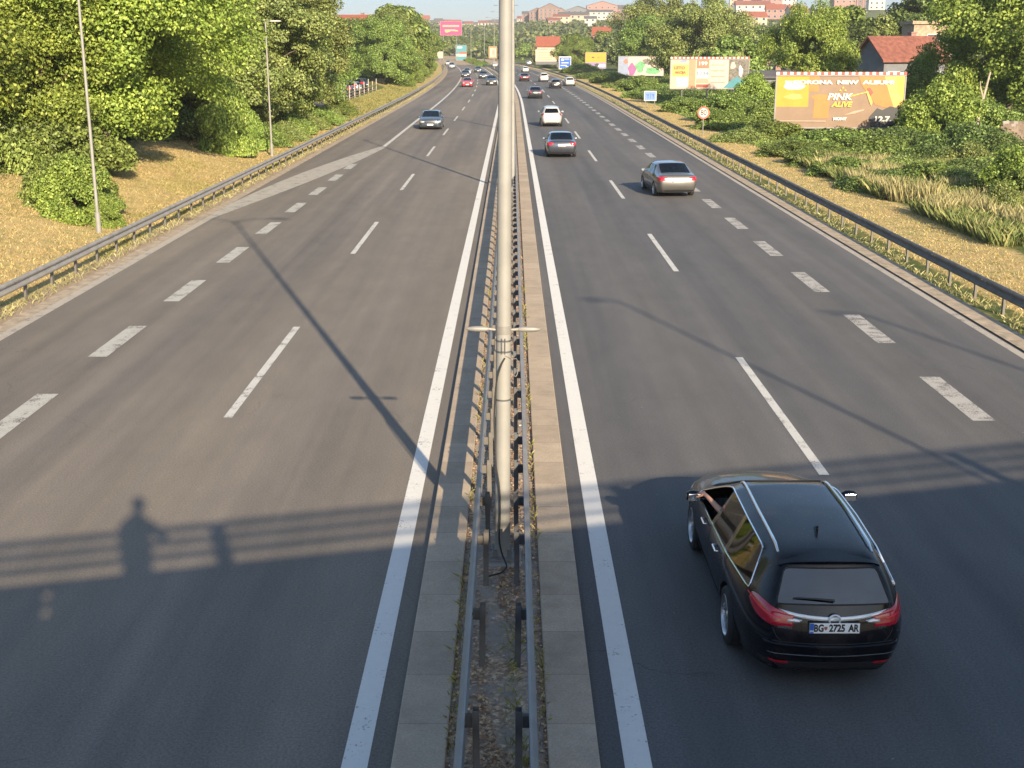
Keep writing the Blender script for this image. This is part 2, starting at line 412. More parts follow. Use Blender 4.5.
dashes('lane_dashes',-5.22,.16,[21.8-18.5*2+18.5*k for k in range(40)],7.6,M['dash_paint'])
dashes('lane_dashes',4.97,.16,[18.65-18.4*2+18.4*k for k in range(40)],7.7,M['dash_paint'])
dashes('short_dashes',-9.1,.42,[20.3-6.1*3+6.1*k for k in range(12)],3.1,M['worn_dash'])
dashes('short_dashes',8.6,.42,[21.6-6.1*3+6.1*k for k in range(80)],3.1,paintmark('very_worn_dash_paint',.66,(.42,.40,.37)))
# ---------------------------------------------------------------- guardrails
def wprofile(side):
    """W beam outline (u outward, z) as a thin closed loop"""
    p=[(0,.310),(.022,.305),(.062,.272),(.068,.245),(.062,.218),(.015,.175),(.008,.155),(.015,.135),(.062,.092),(.068,.065),(.062,.038),(.022,.005),(0,0)]
    out=[(side*u,z) for u,z in p]+[(side*(u-.006) ,z) for u,z in reversed(p)]
    return out
def guardrail(name,label,off,side,d0,d1,posts,top=.76,base=0.0,mat=None,pmat=None,post_mesh=None,arm=True,group=None):
    """side: direction the corrugated face looks (+1 = +X)"""
    t=empty(name,(off-shift(max(d0,0)),d0,base)); tag(t,label,'guardrail',group)
    ox,oy=off-shift(max(d0,0)),d0
    prof=wprofile(side); rows=list(np.arange(d0,140,4.0))+list(np.arange(140,d1,6.0))+[d1] if d1>140 else list(np.arange(d0,d1,4.0))+[d1]
    mb=MB(); vs=[];n=len(prof)
    rnd=random.Random(len(name)+int(off*10))
    for d in rows:
        j=rnd.uniform(-.006,.006)
        for u,z in prof: vs.append((off+u+j-shift(d)-ox,d-oy,top-.31+z+j))
    fs=[]
    for i in range(len(rows)-1):
        for k in range(n): fs.append((i*n+k,i*n+(k+1)%n,(i+1)*n+(k+1)%n,(i+1)*n+k))
    mb.add(vs,fs); mb.build('rail',mat or M['galv'],t)
    # posts
    p=MB(); hh=top-.04+.25
    for (cx,cy,sx,sy) in ((0,0,.006,.10),(-side*.03,.047,.06,.006),(-side*.03,-.047,.06,.006)): p.box((cx,cy,-.25+hh/2),(sx,sy,hh))
    p.box((side*.04,0,top-.155),(.07,.05,.12)); p.lathe([(0,.012),(.014,.010),(.014,0)],8,(side*.085,0,top-.155),'X')
    me=p.mesh('post'); p.fix(me)
    first=None
    for k,d in enumerate(posts[:100]):
        o=link('post',me if first else me, (pmat or M['galv_old']) if not first else None, t)
        first=first or o
        o.location=(off-side*.075-shift(d)-ox, d-oy, 0); o.rotation_euler=(rnd.uniform(-.015,.015),rnd.uniform(-.015,.015),rnd.uniform(-.04,.04))
    if len(posts)>100:
        q=MB()
        for d in posts[100:]: q.box((off-side*.09-shift(d)-ox,d-oy,top/2-.05),(.06,.1,top-.05))
        q.build('distant_posts',pmat or M['galv_old'],t)['kind']='stuff'
    # overlap joints
    q=MB()
    for k in range(60):
        d=d0+2+4.0*k
        if d>min(d1,150): break
        for z in (.06,.25): 
            for dy in (-.12,.12): q.box((off+side*.088-ox-shift(d),d-oy+dy,top-.31+z),(.012,.03,.03))
    tag(q.build('splice_bolts',pmat or M['galv_old'],t),kind='stuff')
    return t
near=[3.9,6.0,8.1,10.1,12.3,14.4]
medposts=near+[15.75+1.33*k for k in range(270)]
guardrail('median_guardrail','left steel guardrail of the median, facing the oncoming carriageway',-.43,-1,-20,515,medposts,base=.05,pmat=M['galv_old'])
guardrail('median_guardrail','right steel guardrail of the median, beside the black estate car lanes',.165,1,-20,515,medposts,base=.05,pmat=M['dark_steel'])
guardrail('roadside_guardrail','weathered guardrail along the dry grass bank on the far left',-13.05,1,-10,420,[2*k-9 for k in range(214)],top=.72,base=-.03,mat=M['rail_grey'])
guardrail('roadside_guardrail','guardrail beside the straw strip and bushes along the right road edge',12.42,-1,-10,500,[2*k-9 for k in range(254)],top=.75,base=-.03,mat=M['galv_old'])
# barrier bits round the median poles: low chevrons every metre are only posts

# ---------------------------------------------------------------- lamps
def median_lamp(label, x, y, lean=0.0, near_=False, group='twin arm lamps along the median'):
    t=empty('street_lamp',(x,y,.09 if near_ else .05),0,label,'street lamp',group); t.rotation_euler=(0,lean,0)
    n=32 if near_ else 10
    h=13.0
    m=MB(); m.lathe([(.102,0),(.101,.3),(.086,5),(.07,9),(.05,h-.3),(.045,h),(0,h)],n); m.build('pole',M['pole'],t,smooth=True)
    m=MB(); m.box((0,0,.012),(.46,.40,.024))
    if near_:
        for sx in (-.17,.17):
            for sy in (-.14,.14): m.lathe([(.03,.024),(.03,.05),(.018,.052),(.018,.11),(0,.11)],6,(sx,sy,0))
        for k in range(4):
            a=PI/4+k*PI/2; m.box((math.cos(a)*.13,math.sin(a)*.13,.07),(.09,.01,.10),rz=a)
    m.build('base_plate',M['galv'],t)
    if near_:
        f=MB(); f.box((0,0,-.05),(.50,.62,.09)); f.build('concrete_footing',M['concrete'],t,bevel=.01)
    for s in (-1,1):
        m=MB(); m.tube([(0,0,h-.1),(s*.25,0,h+.12),(s*.8,0,h+.3),(s*1.5,0,h+.36)],[.035,.035,.03,.03],8); a=m.build('arm',M['pole'],t,smooth=True)
        m=MB(); m.lathe([(0,-.02),(.09,0),(.13,.2),(.14,.45),(.10,.72),(0,.78)],12,(0,0,0),'X')
        hd=m.build('lamp_head',M['galv'],t,smooth=True); hd.scale=(s,1,.5); hd.location=(s*1.45,0,h+.36)
    return t
L0=median_lamp('thick cream lamp pole nearest the viewer, rising from the median with a hanging cable',-.13,15.2,R(.45),True)
# things strapped on the near pole
m=MB()
for s in (-1,1):
    m.tube([(s*.09,0,3.06),(s*.2,0,3.07)],.02,8)
for s in (-1,1):
    m.lathe([(0,s*.18),(.026,s*.19),(.038,s*.24),(.036,s*.36),(.024,s*.44),(0,s*.48)],12,(0,0,3.07),'X')
m.lathe([(.093,3.02),(.101,3.02),(.101,3.12),(.093,3.12)],24)
m.build('banner_bracket',M['galv'],L0,smooth=True)
m=MB()
for z in (2.92,2.78,2.15): m.lathe([(.094,z),(.102,z),(.102,z+.02),(.094,z+.02)],24)
for dx in (-.02,.02): m.box((dx,-.105,2.87),(.012,.012,.2))
m.box((0,-.105,2.80),(.05,.012,.012)); m.box((0,-.105,2.94),(.05,.012,.012))
m.build('strap',M['dark_steel'],L0)
pts=[(.02,-.10,2.72),(-.03,-.11,2.62),(-.085,-.10,2.4),(-.11,-.07,2.0),(-.105,-.07,1.7),(-.085,-.10,1.3),(-.04,-.13,1.0),(-.03,-.13,.6),(-.04,-.14,.3),(.0,-.17,.10),(.03,-.26,.06),(.06,-.40,.02),(.0,-.55,.01),(-.12,-.64,.01),(-.2,-.70,.01)]
def smoothpts(pts,k=4):
    out=[];P=[Vector(p) for p in pts]
    for i in range(len(P)-1):
        p0,p1,p2,p3=P[max(i-1,0)],P[i],P[i+1],P[min(i+2,len(P)-1)]
        for j in range(k):
            t=j/k; out.append(.5*((2*p1)+(-p0+p2)*t+(2*p0-5*p1+4*p2-p3)*t*t+(-p0+3*p1-3*p2+p3)*t**3))
    out.append(P[-1]); return out
m=MB(); m.tube(smoothpts(pts),.011,8); m.build('cable',M['black_rubber'],L0,smooth=True)
m=MB(); m.tube(smoothpts([(.02,-.1,2.75),(.12,-.06,2.7),(.17,.0,2.68),(.19,.05,2.55),(.16,.02,2.45),(.1,.02,2.5)]),.005,6); m.build('loose_wire',M['galv'],L0,smooth=True)
far=[('second lamp on the median, a thin sliver beside the thick pole',58,.035)]
words=['third','fourth','fifth','sixth','seventh','eighth','ninth','tenth','eleventh','twelfth']
for k in range(8):
    far.append((f'{words[k]} twin arm lamp along the median counting from the viewer',[101,144,187,230,273,330,402,495][k],-.05))
for lab,d,o in far: median_lamp(lab,o-shift(d),d)
def side_lamp(label,x,y,h,rz,group='single arm lamps behind the left guardrail'):
    t=empty('street_lamp',(x,y,terr(x,y)-.05),rz,label,'street lamp',group)
    h=h-terr(x,y)
    m=MB(); m.lathe([(.095,0),(.095,.8),(.06,.82),(.045,h-.1),(.04,h),(0,h)],16); m.build('pole',M['pole'],t,smooth=True)
    m=MB(); m.tube([(0,0,h-.08),(.15,0,h+.02),(.35,0,h+.04)],.028,8); m.build('arm',M['galv'],t,smooth=True)
    m=MB(); m.lathe([(0,-.05),(.09,0),(.12,.25),(.10,.6),(0,.68)],14,(0,0,0),'X'); a=m.build('lamp_head',M['white'],t,smooth=True); a.scale=(1,1,.45); a.location=(.3,0,h+.04)
    return t
side_lamp('grey roadside lamp rising out of the bush on the near left bank',-15.1,45.2,8.35,0)
side_lamp('grey roadside lamp with pale head behind the left guardrail before the parked cars',-14.9,78,8.0,0)
# the two lamps whose shadows cross the right carriageway stand beside the bridge, outside the picture
side_lamp('tall lamp beside the footbridge at the right road edge',13.4,.2,13,PI,'lamps beside the footbridge')
side_lamp('second tall lamp beside the footbridge, further right',19.5,-1.5,13,PI,'lamps beside the footbridge')

# ---------------------------------------------------------------- text helper
def text_mesh(s, size, extr=.004, scx=1.0, bold=0):
    cu=bpy.data.curves.new('t','FONT'); cu.body=s; cu.size=size; cu.extrude=extr; cu.align_x='CENTER'; cu.align_y='CENTER'; cu.offset=bold
    cu.resolution_u=3
    o=bpy.data.objects.new('t',cu); C.objects.link(o); dg=bpy.context.evaluated_depsgraph_get(); dg.update()
    me=bpy.data.meshes.new_from_object(o.evaluated_get(dg)); bpy.data.objects.remove(o); bpy.data.curves.remove(cu)
    me.transform(Matrix.Diagonal((scx,1,1,1))); return me
def put_text(s,size,loc,mat,parent,name='lettering',scx=1.0,bold=0,shear=0,rotz=0,extr=.004):
    """text standing in the local XZ plane looking towards -Y"""
    me=text_mesh(s,size,extr,scx,bold)
    if shear: me.transform(Matrix(((1,shear,0,0),(0,1,0,0),(0,0,1,0),(0,0,0,1))))
    if rotz: me.transform(Matrix.Rotation(rotz,4,'Z'))
    me.transform(Matrix.Rotation(PI/2,4,'X')); me.materials.clear()
    o=link(name,me,mat,parent); o.location=loc; return o

# ---------------------------------------------------------------- signs
def speed_sign():
    x,y=14.5,96; t=empty('speed_sign',(x,y,terr(x,y)-.05),R(4),'round red rimmed speed limit sign on a short post by the right verge','road sign')
    m=MB(); m.lathe([(.04,0),(.04,2.1),(0,2.1)],10); m.build('post',M['galv'],t,smooth=True)
    m=MB(); m.lathe([(0,-.05),(.45,-.05),(.46,-.04),(.46,-.02),(0,-.02)],32,(0,0,1.75),'Y'); m.build('disc',plain('sign_red',(.60,.10,.07),.45),t)
    m=MB(); m.lathe([(0,-.058),(.33,-.058),(.33,-.052),(0,-.052)],32,(0,0,1.75),'Y'); m.build('face',M['white'],t)
    put_text('80',.60,(0,-.062,1.75),M['black_ink'],t,'number',.8,.01)
speed_sign()
def info_sign(label,x,y,w,h,hb,mat,rows,lamps=False):
    t=empty('road_sign',(x,y,terr(x,y)-.05),0,label,'road sign')
    for s in (-1,1):
        m=MB(); m.lathe([(.05,0),(.05,hb+h),(0,hb+h)],8,(s*w*.36,.05,0)); m.build('post',M['galv'],t,smooth=True)
    m=MB(); m.box((0,0,hb+h/2),(w,.04,h)); m.build('panel',M['white'],t,bevel=.01)
    m=MB(); m.box((0,-.024,hb+h/2),(w*.9,.008,h*.86)); m.build('face',mat,t)
    m=MB()
    for (cx,cz,sx,sz) in rows: m.box((cx*w,-.034,hb+cz*h),(sx*w,.006,sz*h))
    m.build('symbol',M['white'] if not lamps else M['blue_dark'],t); return t
M['sign_blue']=plain('sign_blue',(.01,.09,.40),.4,0,.05)
M['sign_pale']=plain('faded_sign_blue',(.13,.22,.46),.5,0,.08)
M['blue_dark']=plain('sign_dark_blue',(.05,.12,.5),.5)
info_sign('small faded blue board on two legs in the right verge straw',15.0,138,1.35,1.05,.85,M['sign_pale'],[(-.22,.62,.22,.1),(.2,.62,.22,.1),(-.18,.42,.07,.4),(.0,.5,.06,.55),(.24,.42,.07,.4)],True)
info_sign('large blue motorway direction board beside the cream billboard',12.9,312,3.0,3.0,1.0,M['sign_blue'],[(-.2,.75,.2,.16),(.15,.8,.4,.05),(0,.5,.6,.06),(-.1,.3,.5,.06),(.2,.2,.3,.05)])

# ---------------------------------------------------------------- billboards
def P_(n,c,r=.45,v=.1,s=1.2): 
    M[n]=plain(n,c,r,0,v,s); return M[n]
P_('print_yellow',(.55,.24,.014)); P_('print_orange',(.42,.16,.035)); P_('print_tan',(.20,.13,.085)); P_('print_deep',(.03,.033,.04)); P_('print_glow',(.55,.33,.09)); P_('print_teal2',(.25,.42,.42))
P_('print_cream',(.46,.37,.27)); P_('print_coral',(.40,.13,.08)); P_('print_pale',(.46,.36,.32)); P_('print_teal',(.04,.19,.24)); P_('print_white',(.55,.53,.50)); P_('print_photo',(.12,.11,.095),.5,.8,4)
P_('print_green',(.09,.30,.13),.5,.5,2); P_('print_purple',(.24,.07,.22)); P_('print_blue',(.19,.235,.34)); P_('print_lilac',(.22,.15,.36)); P_('print_pink',(.50,.03,.13)); P_('print_red',(.42,.06,.045)); P_('board_back',(.10,.10,.11)); P_('print_peach',(.42,.22,.13)); P_('print_salmon',(.46,.25,.18)); P_('print_gold',(.60,.38,.05))
def blob(cx,cz,rx,rz,seed=0,n=22,am=.18):
    r=random.Random(seed); ph=[r.uniform(0,6.28) for _ in range(4)]
    return [(cx+rx*math.cos(2*PI*k/n)*(1+am*math.sin(3*2*PI*k/n+ph[0])+am*.6*math.sin(5*2*PI*k/n+ph[1])), cz+rz*math.sin(2*PI*k/n)*(1+am*math.sin(2*2*PI*k/n+ph[2])+am*.5*math.sin(4*2*PI*k/n+ph[3]))) for k in range(n)]
class Board:
    def __init__(s,label,x,y,w,h,bottom,rz=0,base=None,stripes=True,legs=(-.3,.1),name='billboard',zb=None):
        z=terr(x,y)-.05 if zb is None else zb
        s.t=empty(name,(x,y,z),rz,label,'billboard'); s.w,s.h=w,h; s.b=bottom-z; s.k=0
        for lx in legs:
            m=MB(); m.lathe([(.11,-.3),(.10,s.b+h*.95),(0,s.b+h*.95)],10,(lx*w,.3,0)); m.build('post',M['galv'],s.t,smooth=True)
        m=MB(); m.box((0,.1,s.b+h/2),(w,.16,h)); 
        for i in range(5): m.box((0,.22,s.b+h*(.1+.2*i)),(w*.98,.08,.08))
        m.build('panel',M['board_back'],s.t)
        m=MB()
        for (cx,cz,sx,sz) in ((0,s.b+.04,w,.1),(0,s.b+h-.04,w,.1),(-w/2+.04,s.b+h/2,.1,h-.22),(w/2-.04,s.b+h/2,.1,h-.22)): m.box((cx,.0,cz),(sx,.1,sz))
        m.build('frame',M['galv'],s.t)
        if base: s.rect(0,0,1,1,base,name='print')
        if stripes:
            n=19; a=MB(); b_=MB()
            for i in range(n*2):
                (a if i%2 else b_).box((-w/2+w*(i+.5)/(2*n),-.06,s.b+h+.10),(w/(2*n),.05,.20))
            o=a.build('warning_stripe',M['print_red'],s.t); o2=b_.build('header_strip',M['white'],s.t)
    def fr(s):
        s.k+=1; y0=.016-.0035*s.k
        W,H=s.w-.16,s.h-.16
        return lambda a,b,c:( (a-.5)*W, y0-c, s.b+.08+b*H)
    def rect(s,x0,z0,x1,z1,mat,name='printed_panel'):
        m=MB(); m.prism([(x0,z0),(x1,z0),(x1,z1),(x0,z1)],0,.0025,frame=s.fr()); return m.build(name,M[mat],s.t)
    def poly(s,pts,mat,name='printed_shape'):
        m=MB(); m.prism([(max(0.003,min(.997,a)),max(0.005,min(.995,b))) for a,b in pts],0,.0025,frame=s.fr()); return m.build(name,M[mat],s.t)
    def text(s,st,size,x,z,mat,scx=1,bold=.01,shear=0,rot=0):
        s.k+=1; put_text(st,size,((x-.5)*s.w,.012-.0035*s.k,s.b+z*s.h),M[mat],s.t,'lettering',scx,bold,shear,rot,extr=.001)
b=Board('big orange and grey billboard with album lettering under a red and white striped edge',23.45,91,9.15,3.75,.80,R(-4),'print_tan')
b.rect(.0,.40,.255,1,'print_yellow'); b.poly(blob(.13,.82,.08,.10,3),'print_white'); b.poly(blob(.14,.60,.07,.05,5),'print_glow')
b.rect(.255,.70,.33,1,'print_orange'); b.rect(.30,.18,.42,.64,'print_orange'); b.rect(.28,.56,.50,.62,'print_orange')
b.poly([(.64,1),(.66,.84),(.70,.72),(.73,.62),(.78,.45),(.85,.40),(.93,.38),(.88,.70),(.84,1)],'print_orange')
b.poly([(.84,1),(.88,.70),(.93,.38),(1,.48),(1,1)],'print_glow'); b.poly([(.93,1),(.95,.7),(1,.55),(1,1)],'print_gold')
b.poly([(.76,.0),(.74,.2),(.80,.38),(.84,.34),(.90,.42),(1,.36),(1,0)],'print_deep')
for i in range(6): b.poly([(.56+.03*i,.60+.02*i),(.58+.03*i,.625+.018*i),(.60+.03*i,.615+.02*i),(.58+.03*i,.59+.02*i)],'print_gold')
b.poly([(.70,.72),(.72,.70),(.76,.50),(.75,.42),(.73,.52)],'print_glow'); b.poly([(.71,.76),(.73,.78),(.76,.68),(.74,.62)],'print_red')
b.poly([(.54,.24),(.62,.32),(.70,.36),(.69,.33),(.62,.27)],'print_salmon')
for dx,dz in ((0,0),(-.02,-.05),(.02,-.05)): b.poly([(.52+dx,.80+dz),(.51+dx,.76+dz),(.53+dx,.76+dz)],'print_gold')
b.text('CORONA  NEW  ALBUM!',.36,.52,.86,'print_white',1.75,.02)
b.text('PINK',.62,.50,.59,'print_white',1.25,.02,.25); b.text('ALIVE',.5,.52,.45,'print_gold',1.1,.02,.25)
b.text('MONT',.26,.51,.18,'print_white',1.2,.02); b.text('12.7.',.48,.84,.18,'print_white',1.35,.02)
b.rect(.04,.115,.40,.128,'print_cream')
b=Board('peach billboard with a red price column and a teal photo behind the speed sign',22.4,145,8.9,3.35,1.75,R(-3),'print_cream',legs=(-.34,-.02))
b.rect(.0,.0,.22,1,'print_cream'); b.rect(.02,.42,.23,.82,'print_glow'); b.poly(blob(.16,.94,.05,.05,2),'print_blue'); b.rect(.07,.05,.23,.38,'print_teal2' if 'print_teal2' in M else 'print_blue')
b.rect(.235,.0,.32,1,'print_peach'); b.rect(.335,.70,.49,1,'print_coral'); b.rect(.335,.36,.49,.66,'print_white'); b.rect(.335,.04,.49,.14,'print_red'); b.rect(.335,.2,.49,.33,'print_salmon')
b.rect(.50,.0,.74,1,'print_pale'); b.rect(.75,.0,1,1,'print_photo'); b.poly([(.68,.02),(.78,.28),(.86,.42),(.92,.30),(1,.22),(1,0)],'print_teal'); b.poly(blob(.80,.8,.03,.14,9),'print_pale'); b.poly(blob(.90,.6,.025,.2,4),'print_white')
b.text('LETO',.42,.12,.70,'print_red',1.2,.01); b.text('AKCIJA',.34,.13,.55,'print_red',1.1,.01); b.text('199',.55,.41,.84,'print_white',1.3,.02); b.text('1234',.6,.41,.52,'print_blue',1.2,.02)
for i in range(4): b.rect(.52,.80-.2*i,.70,.83-.2*i,'print_salmon')
b=Board('graffiti coloured billboard with green and purple splashes, branches hanging over it',24.2,240,8.6,3.6,1.0,0,'print_pale',stripes=False,legs=(-.3,.3))
b.rect(0,0,.22,1,'print_blue'); b.poly(blob(.30,.3,.09,.3,1),'print_purple'); b.poly(blob(.48,.45,.10,.32,2),'print_green'); b.poly(blob(.75,.25,.16,.2,3),'print_green'); b.poly(blob(.66,.72,.14,.16,4),'print_photo'); b.poly(blob(.16,.75,.05,.12,5),'print_coral'); b.poly(blob(.9,.62,.08,.2,6),'print_photo')
b=Board('billboard with yellow top and lilac lower half beside the road bend',20.8,318,5.2,3.9,.95,0,'print_yellow',stripes=False,legs=(-.3,.3))
b.rect(0,0,1,.36,'print_lilac'); b.rect(.62,.08,.97,.26,'print_white'); b.poly(blob(.55,.2,.1,.12,2),'print_deep'); b.rect(.3,.66,.42,.74,'print_deep'); b.rect(.58,.64,.68,.72,'print_orange')
b=Board('cream billboard on a dark base left of the blue direction board',11.6,400,8.6,3.7,1.6,0,'print_cream',stripes=False,legs=(-.3,.3))
b.rect(.72,.1,.98,.9,'print_peach'); 
for i in range(5): b.rect(.08,.75-.15*i,.62,.79-.15*i,'print_tan')
m=MB(); m.box((0,.2,b.b-.45),(8.4,.5,.9)); m.build('base_skirt',M['board_back'],b.t)
b=Board('bright pink billboard on two tall pale poles left of the median',-24.2,512,8.6,5.4,10.3,0,'print_pink',stripes=False,legs=(-.36,.26))
b.rect(.1,.60,.88,.74,'print_salmon'); b.poly([(.2,.25),(.45,.42),(.8,.36),(.85,.28),(.5,.30),(.3,.18)],'print_gold'); b.rect(.2,.3,.7,.42,'print_salmon')
b=Board('small orange framed poster board on the median just left of the thick pole',-5.6-.3,396,2.6,3.6,2.6,0,'print_orange',stripes=False,legs=(0,),zb=0)
b.rect(.14,.08,.86,.88,'print_pale'); b.poly(blob(.5,.5,.2,.25,1),'print_salmon')
b=Board('blue and pink striped banner board at the road bend below the pink billboard',-20.6,520,4.4,6.0,.6,0,'print_teal',stripes=False,legs=(-.3,.3))
b.rect(0,.25,1,.42,'print_pale'); b.rect(.3,.42,1,.55,'print_red'); b.rect(.1,.8,.6,.9,'print_white')
b=Board('small pale notice board at the left road bend under the pink billboard',-28.0,500,2.2,2.6,1.6,0,'print_cream',stripes=False,legs=(0,))

# ---------------------------------------------------------------- footbridge under the viewer
BA=R(15.7); BM=Matrix.Rotation(BA,3,'Z')
def bridge():
    t=empty('footbridge',(0,0,0),BA,'concrete footbridge with striped railings that the viewer stands on','bridge')
    m=MB(); m.box((0,-3.2,4.95),(60,6.0,.7)); m.box((0,-1.6,4.3),(60,.6,.7)); m.box((0,-4.8,4.3),(60,.6,.7)); m.build('deck',M['concrete'],t)
    mp=MB()
    # solid kerb panel with two small gaps
    for (u0,u1,z0,z1) in ((-30,-1.13,5.28,6.0),(-1.05,30,5.28,6.0),(-1.13,-1.05,5.28,5.60),(-1.13,-1.05,5.68,5.79),(-1.13,-1.05,5.87,6.0)):
        mp.box(((u0+u1)/2,-.14,(z0+z1)/2),(u1-u0,.06,z1-z0))
    mp.build('parapet_panel',M['galv'],t)
    for z in (6.16,6.345,6.53):
        r=MB(); r.box((0,-.14,z),(60,.06,.085)); r.build('rail',M['galv'],t)
    for u in [1.12+6.0*k for k in range(-5,5)]:
        r=MB(); r.box((u,-.14,5.93),(.22,.12,1.26)); r.build('rail_post',M['galv'],t)
    m=MB(); m.box((0,-6.1,5.6),(60,.06,1.2)); m.build('rear_parapet',M['galv'],t)
    for u in (-15.5,14.6):
        m=MB(); m.box((u,-3.2,2.1),(.8,2.4,4.6)); m.build('pier',M['concrete'],t)
bridge()
# ---------------------------------------------------------------- houses
M['tile_red']=plain('red_roof_tile',(.24,.07,.042),.8,0,.3,3,bmp=.03)
M['tile_old']=plain('old_brown_roof_tile',(.19,.07,.05),.85,0,.4,2,bmp=.03)
M['tile_grey']=plain('dark_grey_roofing',(.09,.085,.09),.8,0,.2,3)
M['w_cream']=plain('cream_render',(.40,.33,.25),.85,0,.12,1)
M['w_white']=plain('white_render',(.44,.425,.40),.85,0,.1,1)
M['w_pink']=plain('pink_brick_wall',(.27,.16,.14),.85,0,.2,1)
M['w_grey']=plain('grey_render',(.15,.155,.17),.85,0,.15,1)
M['w_brown']=plain('brown_facade_brick',(.17,.115,.105),.85,0,.2,1)
M['w_brick']=plain('pale_old_brick',(.34,.25,.18),.9,0,.35,2.5,bmp=.02)
M['pane']=plain('dark_window_pane',(.03,.035,.045),.12,0,.2,3)
def house(label,x,y,w,d,hw,hr,wall,roof,rz=0,nx=4,nz=2,cat='house',gable='x',z=None,chim=True,name='house',stripes=None,flat=False,grp=None):
    zb=(terr(x,y)-.6) if z is None else z
    t=empty(name,(x,y,zb),rz,label,cat,grp)
    m=MB(); m.box((0,0,hw/2),(w,d,hw))
    if not flat:
        if gable=='x': m.prism([(-d/2,hw),(d/2,hw),(0,hw+hr*.97)],-w/2+.02,w/2-.02,frame=lambda a,b,c:(c,a,b))
        else: m.prism([(-w/2,hw),(w/2,hw),(0,hw+hr*.97)],-d/2+.02,d/2-.02,frame=lambda a,b,c:(a,c,b))
    m.build('wall',M[wall],t)
    r=MB(); e=.5
    if flat: r.box((0,0,hw+.2),(w+.6,d+.6,.4))
    else:
        sp=(d if gable=='x' else w)/2; k=hr/sp; th=.22
        for s in (-1,1):
            pr=[(s*(sp+e),hw-e*k),(0,hw+hr),(0,hw+hr+th),(s*(sp+e),hw-e*k+th)]
            if gable=='x': r.prism(pr,-w/2-e,w/2+e,frame=lambda a,b,c:(c,a,b))
            else: r.prism(pr,-d/2-e,d/2+e,frame=lambda a,b,c:(a,c,b))
    rf=r.build('roof',M[roof],t)
    if chim and not flat:
        c=MB(); c.box((w*.22,d*.1,hw+hr*.9),(.7,.7,1.6)); c.box((w*.22,d*.1,hw+hr*.9+.85),(.9,.9,.12)); c.build('chimney',M['w_pink'],rf)
    for i in range(nx):
        for j in range(nz):
            wx=-w/2+w*(i+.5)/nx; wz=hw*(j+.55)/nz; ww=min(1.5,w/nx*.5); wh=min(1.5,hw/nz*.5)
            f=MB(); f.box((wx,-d/2-.02,wz),(ww+.2,.10,wh+.2)); fo=f.build('window',M['white'],t)
            g=MB(); g.box((wx,-d/2-.085,wz),(ww,.03,wh)); g.build('pane',M['pane'],fo)
    if stripes:
        s_=MB()
        for i in range(nx+1): s_.box((-w/2+w*i/nx,-d/2-.12,hw/2),(w/nx*.22,.24,hw*.98))
        s_.build('facade_bay',M[stripes],t)
    return t
